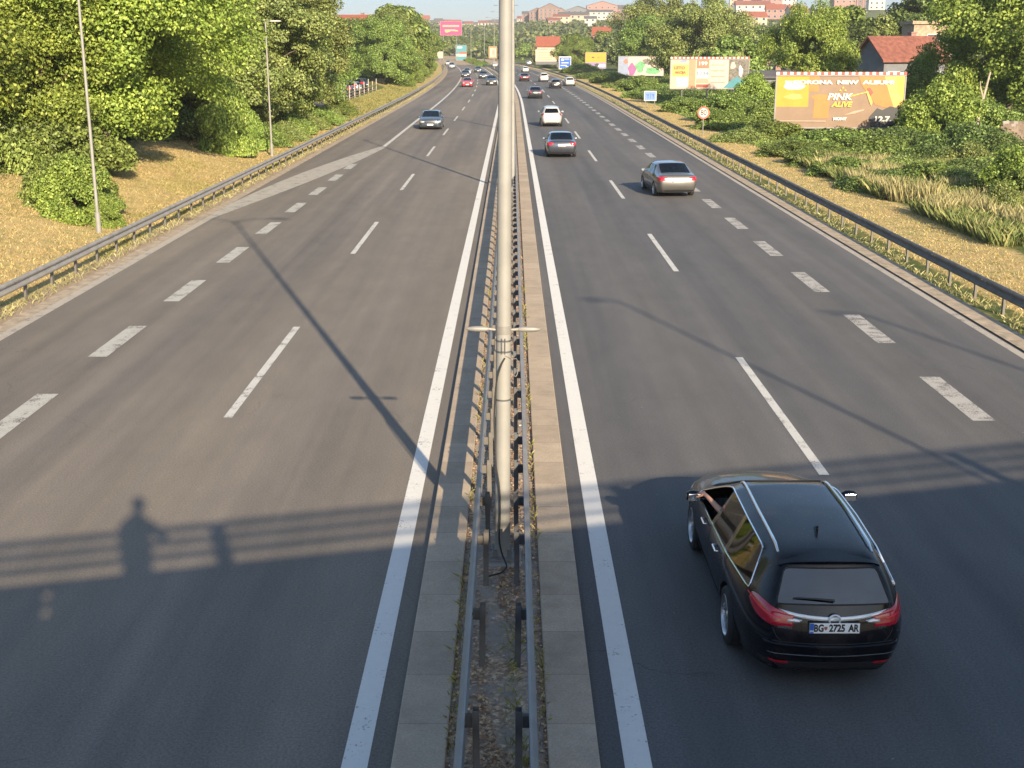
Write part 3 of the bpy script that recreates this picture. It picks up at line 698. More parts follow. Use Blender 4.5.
# the red tiled house beside the big billboard
house('red tiled house with dark grey gable behind the big orange billboard',45.4,150,8.4,5.6,5.0,2.3,'w_grey','tile_old',R(20),3,1,z=.1)
house('pale brick upper storey of a house rising behind the red tiled roof',54.8,170,5.2,5,9.3,0,'w_brick','w_brick',0,1,2,flat=True)
def px(x,y): # pixel offsets to bearing
    return (x-512)*.000778
def at(xp,D): return px(xp,0)*(D+1.8)
hs=[ # label, pixel x, D, width, depth, wall h, roof h, wall, roof, nx, nz
 ('bright red roofed cottage above the cream billboard',548,450,7.5,6,4.4,2.8,'w_cream','tile_red',2,1,2.8),
 ('small brick red roofed cottage half hidden by trees',601,470,6,6,5.6,2.4,'w_pink','tile_red',2,1,4.5),
 ('tall brown gabled apartment block on the left of the hilltop',549,1230,21,14,17,8,'w_brown','tile_grey',5,4,0),
 ('lower brown apartment wing with grey roof left of the tall gabled block',538,1236,14,14,15,5,'w_brown','tile_grey',4,3,0),
 ('lower brown apartment wing with grey roof right of the tall gabled block',560,1240,11,14,14,6,'w_brown','tile_grey',3,3,0),
 ('narrow brown apartment block at the left end of the hilltop row',529,1250,13,12,13,4,'w_brown','tile_grey',3,4,0),
 ('grey gabled apartment house in the middle of the hilltop row',578,1260,22,12,16,6,'w_grey','tile_grey',4,4,0),
 ('pink gabled house on the hilltop above the blue balcony block',601,1270,30,12,20,7,'w_pink','tile_red',5,4,0),
 ('pale block with blue balconies on the hill',599,1215,24,10,13,3,'w_white','tile_grey',5,3,0),
 ('dark brown block at the right end of the hilltop row',618,1280,22,12,16,6,'w_brown','tile_grey',4,4,0),
 ('dark brick block right of the pink gabled house',627,1220,14,12,15,3,'w_brown','tile_grey',3,4,0),
 ('long cream house low on the hill below the hilltop blocks',573,1120,26,10,9,4,'w_cream','tile_grey',5,2,0),
 ('cream house with shallow roof below the brown apartment block',561,1100,14,10,8,3,'w_cream','tile_old',3,2,0),
 ('pinkish house on the slope left of the cream houses',553,1060,10,9,7,3,'w_pink','tile_old',2,2,0),
 ('white house at the foot of the hilltop blocks',590,1050,9,8,8,3,'w_white','tile_grey',2,2,0),
 ('tall cream apartment tower at the top right skyline',735,1350,16,14,30,0,'w_cream','tile_grey',3,6,0),
 ('cream apartment block beside the tall tower on the skyline',748,1340,18,14,22,4,'w_cream','tile_red',4,5,0),
 ('red roofed apartment block on the skyline above the round tree',767,1320,22,14,20,5,'w_pink','tile_red',4,4,0),
 ('white apartment slab on the skyline right of the red roofed one',783,1330,18,14,20,0,'w_white','tile_grey',4,4,0),
 ('long pale house terrace on the slope above the woods',750,1000,26,10,8,3,'w_white','tile_old',5,2,0),
 ('pale house with red roof lower on the right slope',752,800,14,9,6,3,'w_cream','tile_red',3,2,0),
 ('grey flat block on the slope among trees',738,1040,14,10,9,0,'w_grey','tile_grey',3,2,0),
 ('orange red roofed cottage low between the trees above the peach billboard',768,480,9,7,5,3,'w_cream','tile_red',2,1,0),
 ('small pink house right of the long pale terrace',772,900,12,9,7,3,'w_pink','tile_red',3,2,0),
 ('pink tower block on the far right skyline',850,1250,14,12,22,4,'w_pink','tile_red',3,5,0),
 ('brown brick block beside the pink tower on the far right skyline',862,1200,16,12,20,4,'w_brown','tile_red',3,4,0),
 ('white block on the far right skyline below the brown one',872,1150,14,12,14,3,'w_white','tile_grey',3,3,0),
 ('low pink house on the right slope above the walnut tree',838,1050,16,10,12,4,'w_pink','tile_red',3,2,0),
 ('red roofed house peeping over the left tree row',356,330,9,8,10.8,2.4,'w_cream','tile_red',3,2,0),
 ('low white building with pale roof between trees behind the peach billboard',759,215,7,5,2.6,.9,'w_white','tile_grey',2,1,0),
 ('grey metal shed behind the orange billboard and the round tree',762,165,9,5,3.2,.6,'w_grey','tile_grey',2,1,0),
]
hs=[h if len(h)==12 else h+(0,)*(12-len(h)) for h in hs]
for i,(lab,xp,D,w,d,hw,hr,wl,rf,nx,nz,dz) in enumerate(hs):
    o=house(lab,at(xp,D),D,w,d,hw*(.8 if D>1000 else 1),hr*(.6 if D>1000 else 1),wl,rf,R(random.uniform(-12,12)),nx,nz,flat=(hr==0),chim=(D<500),name='house' if D<1000 else 'apartment_block',z=terr(at(xp,D),D)-.6+dz+(2.5 if D>700 and xp>700 else 0),cat='house' if D<1000 else 'apartment block',gable='y' if 'gabled' in lab else 'x',stripes='w_pink' if wl=='w_brown' else None)
# a row of tiny houses along the left skyline
r=random.Random(5)
ords=['first','second','third','fourth','fifth','sixth','seventh','eighth','ninth','tenth','eleventh','twelfth','thirteenth','fourteenth']
for k in range(14):
    xp=424+k*7.5; D=1420+r.uniform(-60,60)
    house(f'{ords[k]} small house from the left on the hazy left skyline',at(xp,D),D,r.uniform(8,15),9,r.uniform(5,8.5),r.uniform(2,3.5),r.choice(['w_white','w_cream','w_cream','w_pink','w_grey']),r.choice(['tile_red','tile_grey','tile_old']),R(r.uniform(-20,20)),3,2,chim=False,grp='small houses along the left skyline')
for k in range(12):
    xp=640+k*14; D=r.uniform(800,1250)
    if 800<xp: xp+=40
    house(f'{ords[k]} scattered slope house from the left on the right hill',at(xp,D),D,r.uniform(9,15),9,r.uniform(5,8),r.uniform(2,3.5),r.choice(['w_white','w_cream','w_pink','w_cream']),r.choice(['tile_red','tile_red','tile_old']),R(r.uniform(-20,20)),3,2,chim=False,grp='scattered houses on the right hill')
# old brick garden wall at the right
def wall():
    x,y=33.7,80; t=empty('brick_wall',(x,y,terr(x,y)-.1),R(-14),'old pale brick garden wall at the right edge behind the bushes','wall')
    m=MB(); rr=random.Random(3)
    for j in range(13):
        for i in range(20):
            if j>10 and rr.random()<.3: continue
            m.box((-2.5+i*.26+(.13 if j%2 else 0)+rr.uniform(-.01,.01),rr.uniform(-.012,.012),.1+j*.165),(.245,.3,.15))
    m.build('brick_courses',plain('old_garden_brick',(.21,.155,.12),.9,0,.45,2.5,bmp=.02),t)
    m=MB(); m.box((0,0,1.1),(5.0,.26,2.1)); m.build('mortar',M['concrete'],t)
wall()
# dumped things by the wall
def dumped():
    x,y=27.5,70; 
    m=MB(); rr=random.Random(4); n=16
    vs=[];fs=[]
    for i in range(n+1):
        for j in range(9):
            u,v=i/n,j/8; vs.append((u*2.4-1.2,v*1.3-.65,.45+.35*math.sin(PI*u)*math.sin(PI*v)+.05*math.sin(9*u+5*v)))
    for i in range(n):
        for j in range(8): fs.append((i*9+j,(i+1)*9+j,(i+1)*9+j+1,i*9+j+1))
    m.add(vs,fs); o=m.build('tarpaulin',M['white'] if False else M['w_grey'],None,True); o.location=(x,y,terr(x,y)+.02); o.rotation_euler=(0,0,.3)
    s=o.modifiers.new('s','SOLIDIFY'); s.thickness=.03
    tag(o,'crumpled grey sheet dumped on the ground at the right edge','tarpaulin')
    m=MB(); vs=[];fs=[]; 
    prof=[(0,0),(.32,.02),(.42,.18),(.38,.36),(.2,.5),(.06,.56),(.09,.64),(0,.62)]
    m.lathe(prof,14); m.v=[(a*(1+.12*math.sin(7*c+5*a)),b_*(1+.1*math.sin(5*c+b_*9)),c+.02*math.sin(9*a)) for a,b_,c in m.v]
    o=m.build('rubbish_bag',M['black_plastic'],None,True); o.location=(x+.3,y+.1,terr(x,y)+.72); tag(o,'black rubbish bag lying behind the grey sheet','rubbish bag')
dumped()
# timber posts of the parking fence on the left
def pfence():
    t=empty('parking_fence',(-19.4,150,0),0,'rough fence of pale wooden posts in front of the parked cars','fence')
    for k in range(8):
        d=146+k*5.2; x=-19.3-.02*k+19.4; z=terr(-19.3,d)
        m=MB(); m.tube([(x,d-150,z-.2),(x+.03,d-150,z+1.6+.2*(k%3))],.07,7); m.build('post',M['bare_wood'],t)
    m=MB()
    for zz in (.6,1.2): m.tube([(.1,-4,zz-.1),(.1,32,zz)],.035,6)
    m.build('cross_rail',M['bare_wood'],t)
pfence()
strip('parking_lot',-30,-20.5,-.0,M['asphalt'],d0=118,d1=196,f=lambda d:(-32,-20.2 if d>132 else -15.5))
bpy.data.objects['parking_lot'].location.z=.42
# ---------------------------------------------------------------- cars
CAR_M=['paint','windscreen','rear_window','side_glass','pillar','underbody','wheelwell']
def row(p0,p1,p2,p3,p4,p5,t): return [p0,p1,p2,p3,p4,p5,t]
def wagon_rows(L,zs=1.0,xs=1.0,hatch=False,cabin_cut=0.0):
    f=L-4.91-0.0
    Y=lambda y: y if y<1.0 else (y-cabin_cut if y<2.9 else y-cabin_cut)
    rows=[
     row((.56,.08,.22),(.645,-.02,.42),(.67,.0,.74),(.66,.06,1.00),(.535,.28,1.31),(.445,.32,1.375),(.28,1.40)),
     row((.73,.33,.22),(.79,.20,.45),(.81,.20,.72),(.745,.26,.985),(.585,.46,1.345),(.48,.48,1.40),(.45,1.435)),
     row((.82,.60,.20),(.89,.60,.42),(.905,.60,.70),(.79,.50,.965),(.61,.72,1.35),(.495,.82,1.42),(.82,1.46)),
     row((.84,1.55,.19),(.92,1.55,.40),(.94,1.55,.68),(.865,1.55,.945),(.63,1.58,1.37),(.505,1.6,1.44),(1.6,1.48)),
     row((.84,1.64,.19),(.92,1.64,.40),(.94,1.64,.68),(.866,1.64,.943),(.63,1.66,1.371),(.505,1.68,1.441),(1.68,1.481)),
     row((.84,2.42,.19),(.92,2.42,.40),(.94,2.42,.67),(.875,2.42,.93),(.625,2.40,1.365),(.50,2.36,1.437),(2.36,1.478)),
     row((.84,2.52,.19),(.92,2.52,.40),(.94,2.52,.67),(.876,2.52,.928),(.622,2.46,1.362),(.498,2.42,1.435),(2.42,1.474)),
     row((.84,2.95,.19),(.92,2.95,.40),(.94,2.95,.67),(.88,3.00,.92),(.60,2.76,1.325),(.475,2.70,1.395),(2.60,1.43)),
     row((.84,3.5,.19),(.92,3.5,.40),(.935,3.5,.66),(.89,3.58,.905),(.83,3.56,.955),(.72,3.62,.985),(3.80,1.02)),
     row((.84,4.2,.19),(.91,4.2,.40),(.93,4.2,.64),(.86,4.2,.83),(.76,4.2,.885),(.55,4.25,.92),(4.32,.95)),
     row((.80,4.60,.19),(.87,4.56,.40),(.86,4.56,.60),(.77,4.58,.74),(.64,4.62,.79),(.48,4.66,.82),(4.74,.84)),
     row((.66,4.78,.22),(.74,4.80,.40),(.74,4.80,.58),(.66,4.77,.70),(.56,4.78,.745),(.44,4.80,.765),(4.86,.78))]
    # material tags for loft interval i: band 3 (belt to glass top), band 4 (pillar), bands 5,6 (top)
    side={2:'side_glass',3:'pillar',4:'side_glass',5:'pillar',6:'side_glass',7:'side_glass'}
    ws=7; rw='cap'
    if hatch:   # shorter tail: remove the station block between D and C pillar
        rows=[[(p[0],p[1]-(0 if i<3 else .55),p[2]) for p in r_[:6]]+[(r_[6][0]-(0 if i<3 else .55),r_[6][1])] for i,r_ in enumerate(rows)]
    rows=[[(p[0]*xs,p[1],.19+(p[2]-.19)*zs) for p in r_[:6]]+[(r_[6][0],.19+(r_[6][1]-.19)*zs)] for r_ in rows]
    return rows,side,ws,rw
def sedan_rows(zs=1.0,xs=1.0):
    rows=[
     row((.68,.10,.25),(.78,.0,.45),(.81,.0,.76),(.79,.05,.94),(.68,.10,1.00),(.52,.12,1.025),(.12,1.035)),
     row((.80,.35,.22),(.89,.25,.45),(.905,.25,.74),(.86,.30,.96),(.76,.33,1.02),(.58,.33,1.045),(.32,1.06)),
     row((.84,.70,.20),(.915,.70,.42),(.925,.70,.70),(.875,.78,.96),(.80,.70,1.01),(.66,.66,1.05),(.56,1.08)),
     row((.84,1.30,.19),(.91,1.30,.40),(.93,1.30,.68),(.885,1.28,.945),(.685,1.52,1.33),(.60,1.50,1.385),(1.38,1.43)),
     row((.84,1.70,.19),(.91,1.70,.40),(.93,1.70,.67),(.89,1.70,.94),(.70,1.72,1.345),(.62,1.74,1.41),(1.74,1.455)),
     row((.84,1.78,.19),(.91,1.78,.40),(.93,1.78,.67),(.89,1.78,.938),(.70,1.80,1.347),(.62,1.82,1.415),(1.82,1.458)),
     row((.84,2.42,.19),(.91,2.42,.40),(.93,2.42,.67),(.893,2.42,.925),(.70,2.42,1.345),(.615,2.4,1.415),(2.4,1.46)),
     row((.84,2.50,.19),(.91,2.50,.40),(.93,2.50,.67),(.893,2.50,.923),(.70,2.50,1.343),(.615,2.48,1.413),(2.48,1.458)),
     row((.84,2.92,.19),(.91,2.92,.40),(.93,2.92,.66),(.893,2.98,.915),(.675,2.84,1.31),(.585,2.80,1.375),(2.72,1.42)),
     row((.84,3.45,.19),(.91,3.45,.40),(.925,3.45,.65),(.88,3.55,.90),(.82,3.52,.945),(.70,3.58,.975),(3.74,1.00)),
     row((.84,4.1,.19),(.90,4.1,.40),(.92,4.1,.63),(.86,4.1,.82),(.75,4.1,.875),(.55,4.15,.91),(4.22,.93)),
     row((.78,4.46,.19),(.86,4.42,.40),(.85,4.42,.60),(.76,4.44,.74),(.63,4.48,.79),(.48,4.52,.81),(4.58,.83)),
     row((.64,4.62,.22),(.72,4.64,.40),(.72,4.64,.58),(.64,4.61,.70),(.54,4.62,.74),(.43,4.64,.76),(4.70,.77))]
    rows=[[(p[0]*xs,p[1],.19+(p[2]-.19)*zs) for p in r_[:6]]+[(r_[6][0],.19+(r_[6][1]-.19)*zs)] for r_ in rows]
    side={3:'side_glass',4:'pillar',5:'side_glass',6:'pillar',7:'side_glass',8:'side_glass'}
    return rows,side,8,2
def car_shell(rows,side,ws,rw,wheels,wr,level=2):
    """returns an evaluated, closed body mesh with material slots CAR_M"""
    bm=bmesh.new(); rings=[]
    for r_ in rows:
        p=[Vector(q) for q in r_[:6]]; ty,tz=r_[6]
        b=Vector((0,p[0].y,p[0].z-.01)); q=Vector((p[0].x*.8,p[0].y,p[0].z-.005))
        t=Vector((0,ty,tz)); rr=Vector((p[5].x*.78, p[5].y*.45+ty*.55, p[5].z*.42+tz*.58))
        half=[q]+p+[rr]
        ring=[b]+half+[t]+[Vector((-v.x,v.y,v.z)) for v in reversed(half)]
        rings.append([bm.verts.new(v) for v in ring])
    n=len(rings[0]); mi=CAR_M.index
    cre=bm.edges.layers.float.new('crease_edge')
    # ring index: 0 b,1 q,2..7 p0..p5,8 r,9 t, 10 r',11..16 p5'..p0',17 q'
    def band(k): # k = ring segment index -> band name index (between point k and k+1)
        kk = k if k<9 else 17-k
        return kk   # 0:b-q 1:q-p0 2:p0-p1 3:p1-p2 4:p2-p3 5:p3-p4 6:p4-p5 7:p5-r 8:r-t
    for i in range(len(rings)-1):
        for k in range(n):
            f=bm.faces.new((rings[i][k],rings[i][(k+1)%n],rings[i+1][(k+1)%n],rings[i+1][k])); bnd=band(k); m='paint'
            if bnd in (0,1): m='underbody'
            if bnd==5 and i in side: m=side[i]
            if bnd in (7,8) and i==ws: m='windscreen'
            if bnd in (7,8) and i==rw: m='rear_window'
            f.material_index=mi(m); f.smooth=True
    def cap(ring,rear):
        cols=[-.9,0,.9]; prev=None
        def inner(lo): # vertices for row of p_lo
            L_=ring[18-lo-2+0] if False else None
        R_=[ring[2+j] for j in range(6)]; Lf=[ring[16-j] for j in range(6)]
        rowsv=[]
        rowsv.append([Lf[0],ring[17],ring[0],ring[1],R_[0]])
        s=-1 if rear else 1
        for j in range(1,5):
            w=R_[j].co.x; bul=(.07,.07,.05,.04)[j-1]
            if rw=='cap' and rear: bul=(.10,.10,.07,.05)[j-1]
            mid=[]
            for c in cols: mid.append(bm.verts.new((c*w,R_[j].co.y+s*bul*(1-c*c*.95),R_[j].co.z)))
            rowsv.append([Lf[j]]+mid+[R_[j]])
        rowsv.append([Lf[5],ring[10],ring[9],ring[8],R_[5]])
        for j in range(5):
            for c in range(4):
                f=bm.faces.new((rowsv[j][c],rowsv[j][c+1],rowsv[j+1][c+1],rowsv[j+1][c])); f.smooth=True
                m='paint'
                if rear and rw=='cap' and j==3 and c in (1,2): m='rear_window'
                if j==0: m='paint'
                f.material_index=mi(m)
    cap(rings[0],True); cap(rings[-1],False)
    bmesh.ops.recalc_face_normals(bm,faces=bm.faces)
    gl={mi('windscreen'),mi('rear_window'),mi('side_glass'),mi('pillar')}
    for e in bm.edges:
        if len(e.link_faces)==2:
            a,b_=[f.material_index for f in e.link_faces]
            A,B=(a in gl),(b_ in gl)
            if A!=B: e[cre]=1.0
            elif a!=b_: e[cre]=.8
    for rg in rings[1:-1]:
        pass
    vc=bm.verts.layers.float.new('crease_vert')
    for v in bm.verts:
        for mset in ({mi('windscreen')},{mi('rear_window')},{mi('side_glass'),mi('pillar')}):
            k=sum(1 for f in v.link_faces if f.material_index in mset)
            if k==1: v[vc]=.8 if mi('side_glass') in mset else .85
    me=bpy.data.meshes.new('shell'); bm.to_mesh(me); bm.free()
    o=bpy.data.objects.new('shell',me); C.objects.link(o)
    for nme in CAR_M: me.materials.append(M.get('car_'+nme) or M['black_plastic'])
    s=o.modifiers.new('s','SUBSURF'); s.levels=level; s.render_levels=level
    cutters=[]
    for (wy) in wheels:
        for sx in (-1,1):
            c=MB(); c.lathe([(0,0),(wr+.045,0),(wr+.045,.42),(0,.42)],40 if level>2 else 20,(0,0,0),'X',mi=mi('wheelwell'))
            cm=c.mesh('cut'); bmm=bmesh.new(); bmm.from_mesh(cm); bmesh.ops.remove_doubles(bmm,verts=bmm.verts,dist=1e-5); bmesh.ops.recalc_face_normals(bmm,faces=bmm.faces); bmm.to_mesh(cm); bmm.free()
            for nme in CAR_M: cm.materials.append(M.get('car_'+nme) or M['black_plastic'])
            for p in cm.polygons: p.material_index=mi('wheelwell')
            co=bpy.data.objects.new('cut',cm); C.objects.link(co); co.location=(.66 if sx>0 else -1.08, wy, wr)
            cutters.append(co); b=o.modifiers.new('b','BOOLEAN'); b.operation='DIFFERENCE'; b.solver='EXACT'; b.object=co
            try: b.material_mode='INDEX'
            except Exception: pass
    bpy.context.view_layer.update()
    dg=bpy.context.evaluated_depsgraph_get(); dg.update()
    res=bpy.data.meshes.new_from_object(o.evaluated_get(dg))
    for c in cutters+[o]: bpy.data.objects.remove(c)
    return res
def split_mesh(me, idxs, name):
    bm=bmesh.new(); bm.from_mesh(me)
    S={CAR_M.index(i) for i in idxs}
    bmesh.ops.delete(bm,geom=[f for f in bm.faces if f.material_index not in S],context='FACES')
    for f in bm.faces: f.material_index=0
    r=bpy.data.meshes.new(name); bm.to_mesh(r); bm.free(); return r
def border_chains(me, inside):
    S={CAR_M.index(i) for i in inside}
    bm=bmesh.new(); bm.from_mesh(me); adj={}
    for e in bm.edges:
        if len(e.link_faces)!=2: continue
        a,b=[f.material_index in S for f in e.link_faces]
        if a!=b:
            v,w=e.verts; adj.setdefault(v.index,[]).append(w.index); adj.setdefault(w.index,[]).append(v.index)
    bm.verts.ensure_lookup_table(); no={i:bm.verts[i].normal.copy() for i in adj}; co={i:bm.verts[i].co.copy() for i in adj}
    seen=set(); chains=[]
    for s in adj:
        if s in seen: continue
        ch=[s]; seen.add(s); cur=s
        while True:
            nx=[q for q in adj[cur] if q not in seen]
            if not nx: break
            cur=nx[0]; seen.add(cur); ch.append(cur)
        chains.append(([co[i]+no[i]*.004 for i in ch], True))
    bm.free(); return chains
class Proj:
    def __init__(s,me): s.b=BVHTree.FromPolygons([v.co for v in me.vertices],[p.vertices[:] for p in me.polygons])
    def cyl(s,a,z,yc,off):
        d=Vector((math.sin(a),-math.cos(a),0)); o=Vector((0,yc,z))+d*4
        h=s.b.ray_cast(o,-d); 
        return (h[0]+h[1]*(off if h[1].dot(d)>0 else -off)) if h[0] else None
    def side(s,y,z,sx,off):
        h=s.b.ray_cast(Vector((sx*4,y,z)),Vector((-sx,0,0)))
        return (h[0]+(h[1] if h[1].x*sx>0 else -h[1])*off) if h[0] else None
    def top(s,x,y,off):
        h=s.b.ray_cast(Vector((x,y,4)),Vector((0,0,-1)))
        return h[0]+Vector((0,0,off)) if h[0] else None
def interp(pl,n):
    out=[];k=len(pl)-1
    for i in range(n):
        t=i/(n-1)*k; j=min(int(t),k-1); f=t-j
        # catmull
        p0,p1,p2,p3=pl[max(j-1,0)],pl[j],pl[j+1],pl[min(j+2,k)]
        out.append(tuple(.5*((2*p1[c])+(-p0[c]+p2[c])*f+(2*p0[c]-5*p1[c]+4*p2[c]-p3[c])*f*f+(-p0[c]+3*p1[c]-3*p2[c]+p3[c])*f**3) for c in range(2)))
    return out
def patch(fn, top, bot, n=18, m=6, off=.008, inset=.012):
    """raised skin following the body: fn(a,b,off)->point"""
    T=interp(top,n);B=interp(bot,n); g=[]
    for i in range(n):
        for j in range(m):
            t=j/(m-1); a=T[i][0]*(1-t)+B[i][0]*t; b=T[i][1]*(1-t)+B[i][1]*t
            e=min(i,n-1-i,j,m-1-j)
            p=fn(a,b,off if e>0 else off*.35) ; g.append(p)
    if any(p is None for p in g):
        last=next((p for p in g if p is not None),Vector((0,0,0)))
        for i,p in enumerate(g):
            if p is None: g[i]=last
            else: last=p
    mb=MB(); mb.add(g,[(i*m+j,i*m+j+1,(i+1)*m+j+1,(i+1)*m+j) for i in range(n-1) for j in range(m-1)]); return mb
def ribbon(fn, pts, w, off=.003, seg=14):
    P=interp(pts,seg) if len(pts)>2 else [(pts[0][0]+(pts[1][0]-pts[0][0])*i/(seg-1),pts[0][1]+(pts[1][1]-pts[0][1])*i/(seg-1)) for i in range(seg)]
    mb=MB(); vs=[]
    for i,(a,b) in enumerate(P):
        q=P[min(i+1,seg-1)]; r_=P[max(i-1,0)]; dx,dy=q[0]-r_[0],q[1]-r_[1]; l=math.hypot(dx,dy) or 1; nx,ny=-dy/l*w/2,dx/l*w/2
        for s in (-1,1):
            p=fn(a+s*nx,b+s*ny,off); vs.append(p if p is not None else (vs[-1] if vs else Vector((0,0,0))))
    mb.add(vs,[(i*2,i*2+1,i*2+3,i*2+2) for i in range(seg-1)]); return mb
def wheel_meshes(wr,w,spokes,detail=32,style='multi'):
    t=MB(); t.lathe([(wr*.70,-w/2+.01),(wr*.80,-w/2),(wr*.94,-w/2+.012),(wr,-w/2+.04),(wr,w/2-.04),(wr*.94,w/2-.012),(wr*.80,w/2),(wr*.70,w/2-.01)],detail,(0,0,0),'X')
    for k in range(detail): pass
    r=MB(); r.lathe([(wr*.71,w/2-.008),(wr*.69,w/2-.004),(wr*.66,w/2-.015),(wr*.64,w/2-.05),(wr*.64,-w/2+.01),(wr*.7,-w/2+.01)],detail,(0,0,0),'X')
    r.lathe([(0,w/2-.025),(wr*.10,w/2-.025),(wr*.16,w/2-.04),(wr*.17,w/2-.08),(0,w/2-.08)],16,(0,0,0),'X')
    for k in range(spokes):
        a=2*PI*k/spokes
        for da in ((-.07,.07) if style=='multi' else (0,)):
            a0,a1=a+da*.6,a+da*1.4
            p0=Vector((w/2-.05,math.cos(a0)*wr*.12,math.sin(a0)*wr*.12)); p1=Vector((w/2-.03,math.cos(a1)*wr*.67,math.sin(a1)*wr*.67))
            tn=(p1-p0).normalized(); sd=Vector((1,0,0)).cross(tn)*(.013 if style=='multi' else .028)
            dx=Vector((.03,0,0)); vs=[p0-sd*1.2,p0+sd*1.2,p1+sd*.9,p1-sd*.9]; vs=[v for v in vs]+[v-dx for v in vs]
            r.add(vs,[(0,1,2,3),(4,7,6,5),(0,4,5,1),(1,5,6,2),(2,6,7,3),(3,7,4,0)])
    bk=MB(); bk.lathe([(0,-.01),(wr*.64,-.01),(wr*.64,-.02),(0,-.02)],detail,(0,0,0),'X')
    dsc=MB(); dsc.lathe([(wr*.15,.02),(wr*.50,.02),(wr*.50,.0),(wr*.15,.0)],24,(0,0,0),'X')
    return t,r,bk,dsc
M['car_underbody']=M['black_plastic']; M['car_wheelwell']=M['black_plastic']; M['car_pillar']=M['gloss_black']
M['glass_dark']=carglass('tinted_car_glass',(.15,.19,.17),1.45,.75); M['glass_tint']=carglass('dark_privacy_glass',(.12,.22,.22),1.7,1.45); M['glass_clear']=carglass('windscreen_glass',(.55,.62,.60),1.5,1.1)
M['disc']=plain('brake_disc_steel',(.22,.21,.20),.4,.8)
def build_car(kind, paint, label, hero=False, group='cars on the motorway', spokes=10, front_dark=False, plate_text=None):
    level=3 if hero else 2
    if kind=='wagon': rows,side,ws,rw=wagon_rows(4.91); wheels=(1.16,3.90); wr=.335; nm='estate_car'
    elif kind=='hatch': rows,side,ws,rw=wagon_rows(4.3,1.0,.97,hatch=True); wheels=(.72,3.30); wr=.31; nm='hatchback_car'
    elif kind=='suv': rows,side,ws,rw=wagon_rows(4.5,1.135,1.0,hatch=True); wheels=(.74,3.32); wr=.36; nm='suv_car'
    else: rows,side,ws,rw=sedan_rows(); wheels=(1.02,3.70); wr=.32; nm='saloon_car'
    L=max(r_[6][0] for r_ in rows)+.05; cy=L/2
    if kind=='suv':
        rows=[[(p[0],p[1],p[2]+(.04 if j==0 else .03)) for j,p in enumerate(r_[:6])]+[(r_[6][0],r_[6][1]+.03)] for r_ in rows]
    me=car_shell(rows,side,ws,rw,wheels,wr,level)
    me.transform(Matrix.Translation((0,-cy,0)))
    pj=Proj(me); t=empty('%s'%nm,(0,0,0),0,label,'car',group)
    body=link('body',split_mesh(me,['paint'],'body'),paint,t,True)
    b2=split_mesh(me,['underbody','wheelwell'],'underbody'); link('underbody',b2,M['black_plastic'],t,True)
    link('windscreen',split_mesh(me,['windscreen'],'windscreen'),M['glass_clear'],t,True)
    link('rear_window',split_mesh(me,['rear_window'],'rear_window'),M['glass_dark'] if not hero else M['glass_tint'],t,True)
    link('window_pillar',split_mesh(me,['pillar'],'pillar'),M['gloss_black'],t,True)
    # side windows: one piece per loose pane
    sg=split_mesh(me,['side_glass'],'sg'); bm=bmesh.new(); bm.from_mesh(sg)
    seen=set(); bm.faces.ensure_lookup_table(); isl=[]
    for f in bm.faces:
        if f.index in seen: continue
        st=[f]; seen.add(f.index); g=[]
        while st:
            q=st.pop(); g.append(q.index)
            for e in q.edges:
                for h in e.link_faces:
                    if h.index not in seen: seen.add(h.index); st.append(h)
        isl.append(g)
    for g in isl:
        cx=sum(bm.faces[i].calc_center_median().x for i in g)/len(g); cyy=sum(bm.faces[i].calc_center_median().y for i in g)/len(g)
        if hero and cx<0 and cyy>0: 
            continue       # the driver's window is wound down
        vm={};vs=[];fs=[]
        for i in g:
            idx=[]
            for v in bm.faces[i].verts:
                if v.index not in vm: vm[v.index]=len(vs); vs.append(v.co.copy())
                idx.append(vm[v.index])
            fs.append(idx)
        m_=bpy.data.meshes.new('side_window'); m_.from_pydata(vs,[],fs); link('side_window',m_,M['glass_dark'],t,True)
    bm.free()
    # chrome / rubber outline of the side windows
    for ch,cl in border_chains(me,['side_glass','pillar']):
        if len(ch)<8: continue
        mb=MB(); mb.tube(ch+[ch[0]],.0105 if hero else .008,6,cap=False); mb.build('window_trim',M['chrome'] if kind in('wagon','saloon') and hero else M['gloss_black'],t,True)
    for nm2 in ('windscreen','rear_window'):
        for ch,cl in border_chains(me,[nm2]):
            if len(ch)<8: continue
            mb=MB(); mb.tube(ch+[ch[0]],.009,5,cap=False); mb.build('window_seal',M['black_rubber'],t,True)
    cyl=lambda a,b,off: pj.cyl(a,b,-cy+1.0,off)
    cylf=lambda a,b,off: pj.cyl(a,b,cy-1.0,off)
    sd=lambda s:(lambda a,b,off: pj.side(a-cy,b,s,off))
    tp=lambda a,b,off: pj.top(a,b-cy,off)
    dz=.0; 
    zt={'wagon':0,'hatch':0,'suv':.13,'saloon':-.04,'sedan':-.04}[kind]
    for s in (-1,1):
        # tail lights
        if kind=='wagon': top=[(s*.93,.965),(s*.80,.99),(s*.66,.98),(s*.51,.935),(s*.385,.90)]; bot=[(s*.95,.90),(s*.82,.84),(s*.68,.80),(s*.52,.775),(s*.39,.775)]
        elif kind in('hatch','suv'): top=[(s*1.15,1.0+zt),(s*.95,1.02+zt),(s*.75,1.0+zt),(s*.58,.97+zt)]; bot=[(s*1.15,.86+zt),(s*.95,.80+zt),(s*.78,.78+zt),(s*.62,.84+zt)]
        else: top=[(s*1.15,.93),(s*.95,.95),(s*.72,.94),(s*.46,.91)]; bot=[(s*1.15,.80),(s*.95,.76),(s*.75,.75),(s*.50,.79)]
        b=patch(cyl,top,bot,26 if hero else 12,9 if hero else 5,.014); tl=b.build('tail_light',M['red_lens'],t,True)
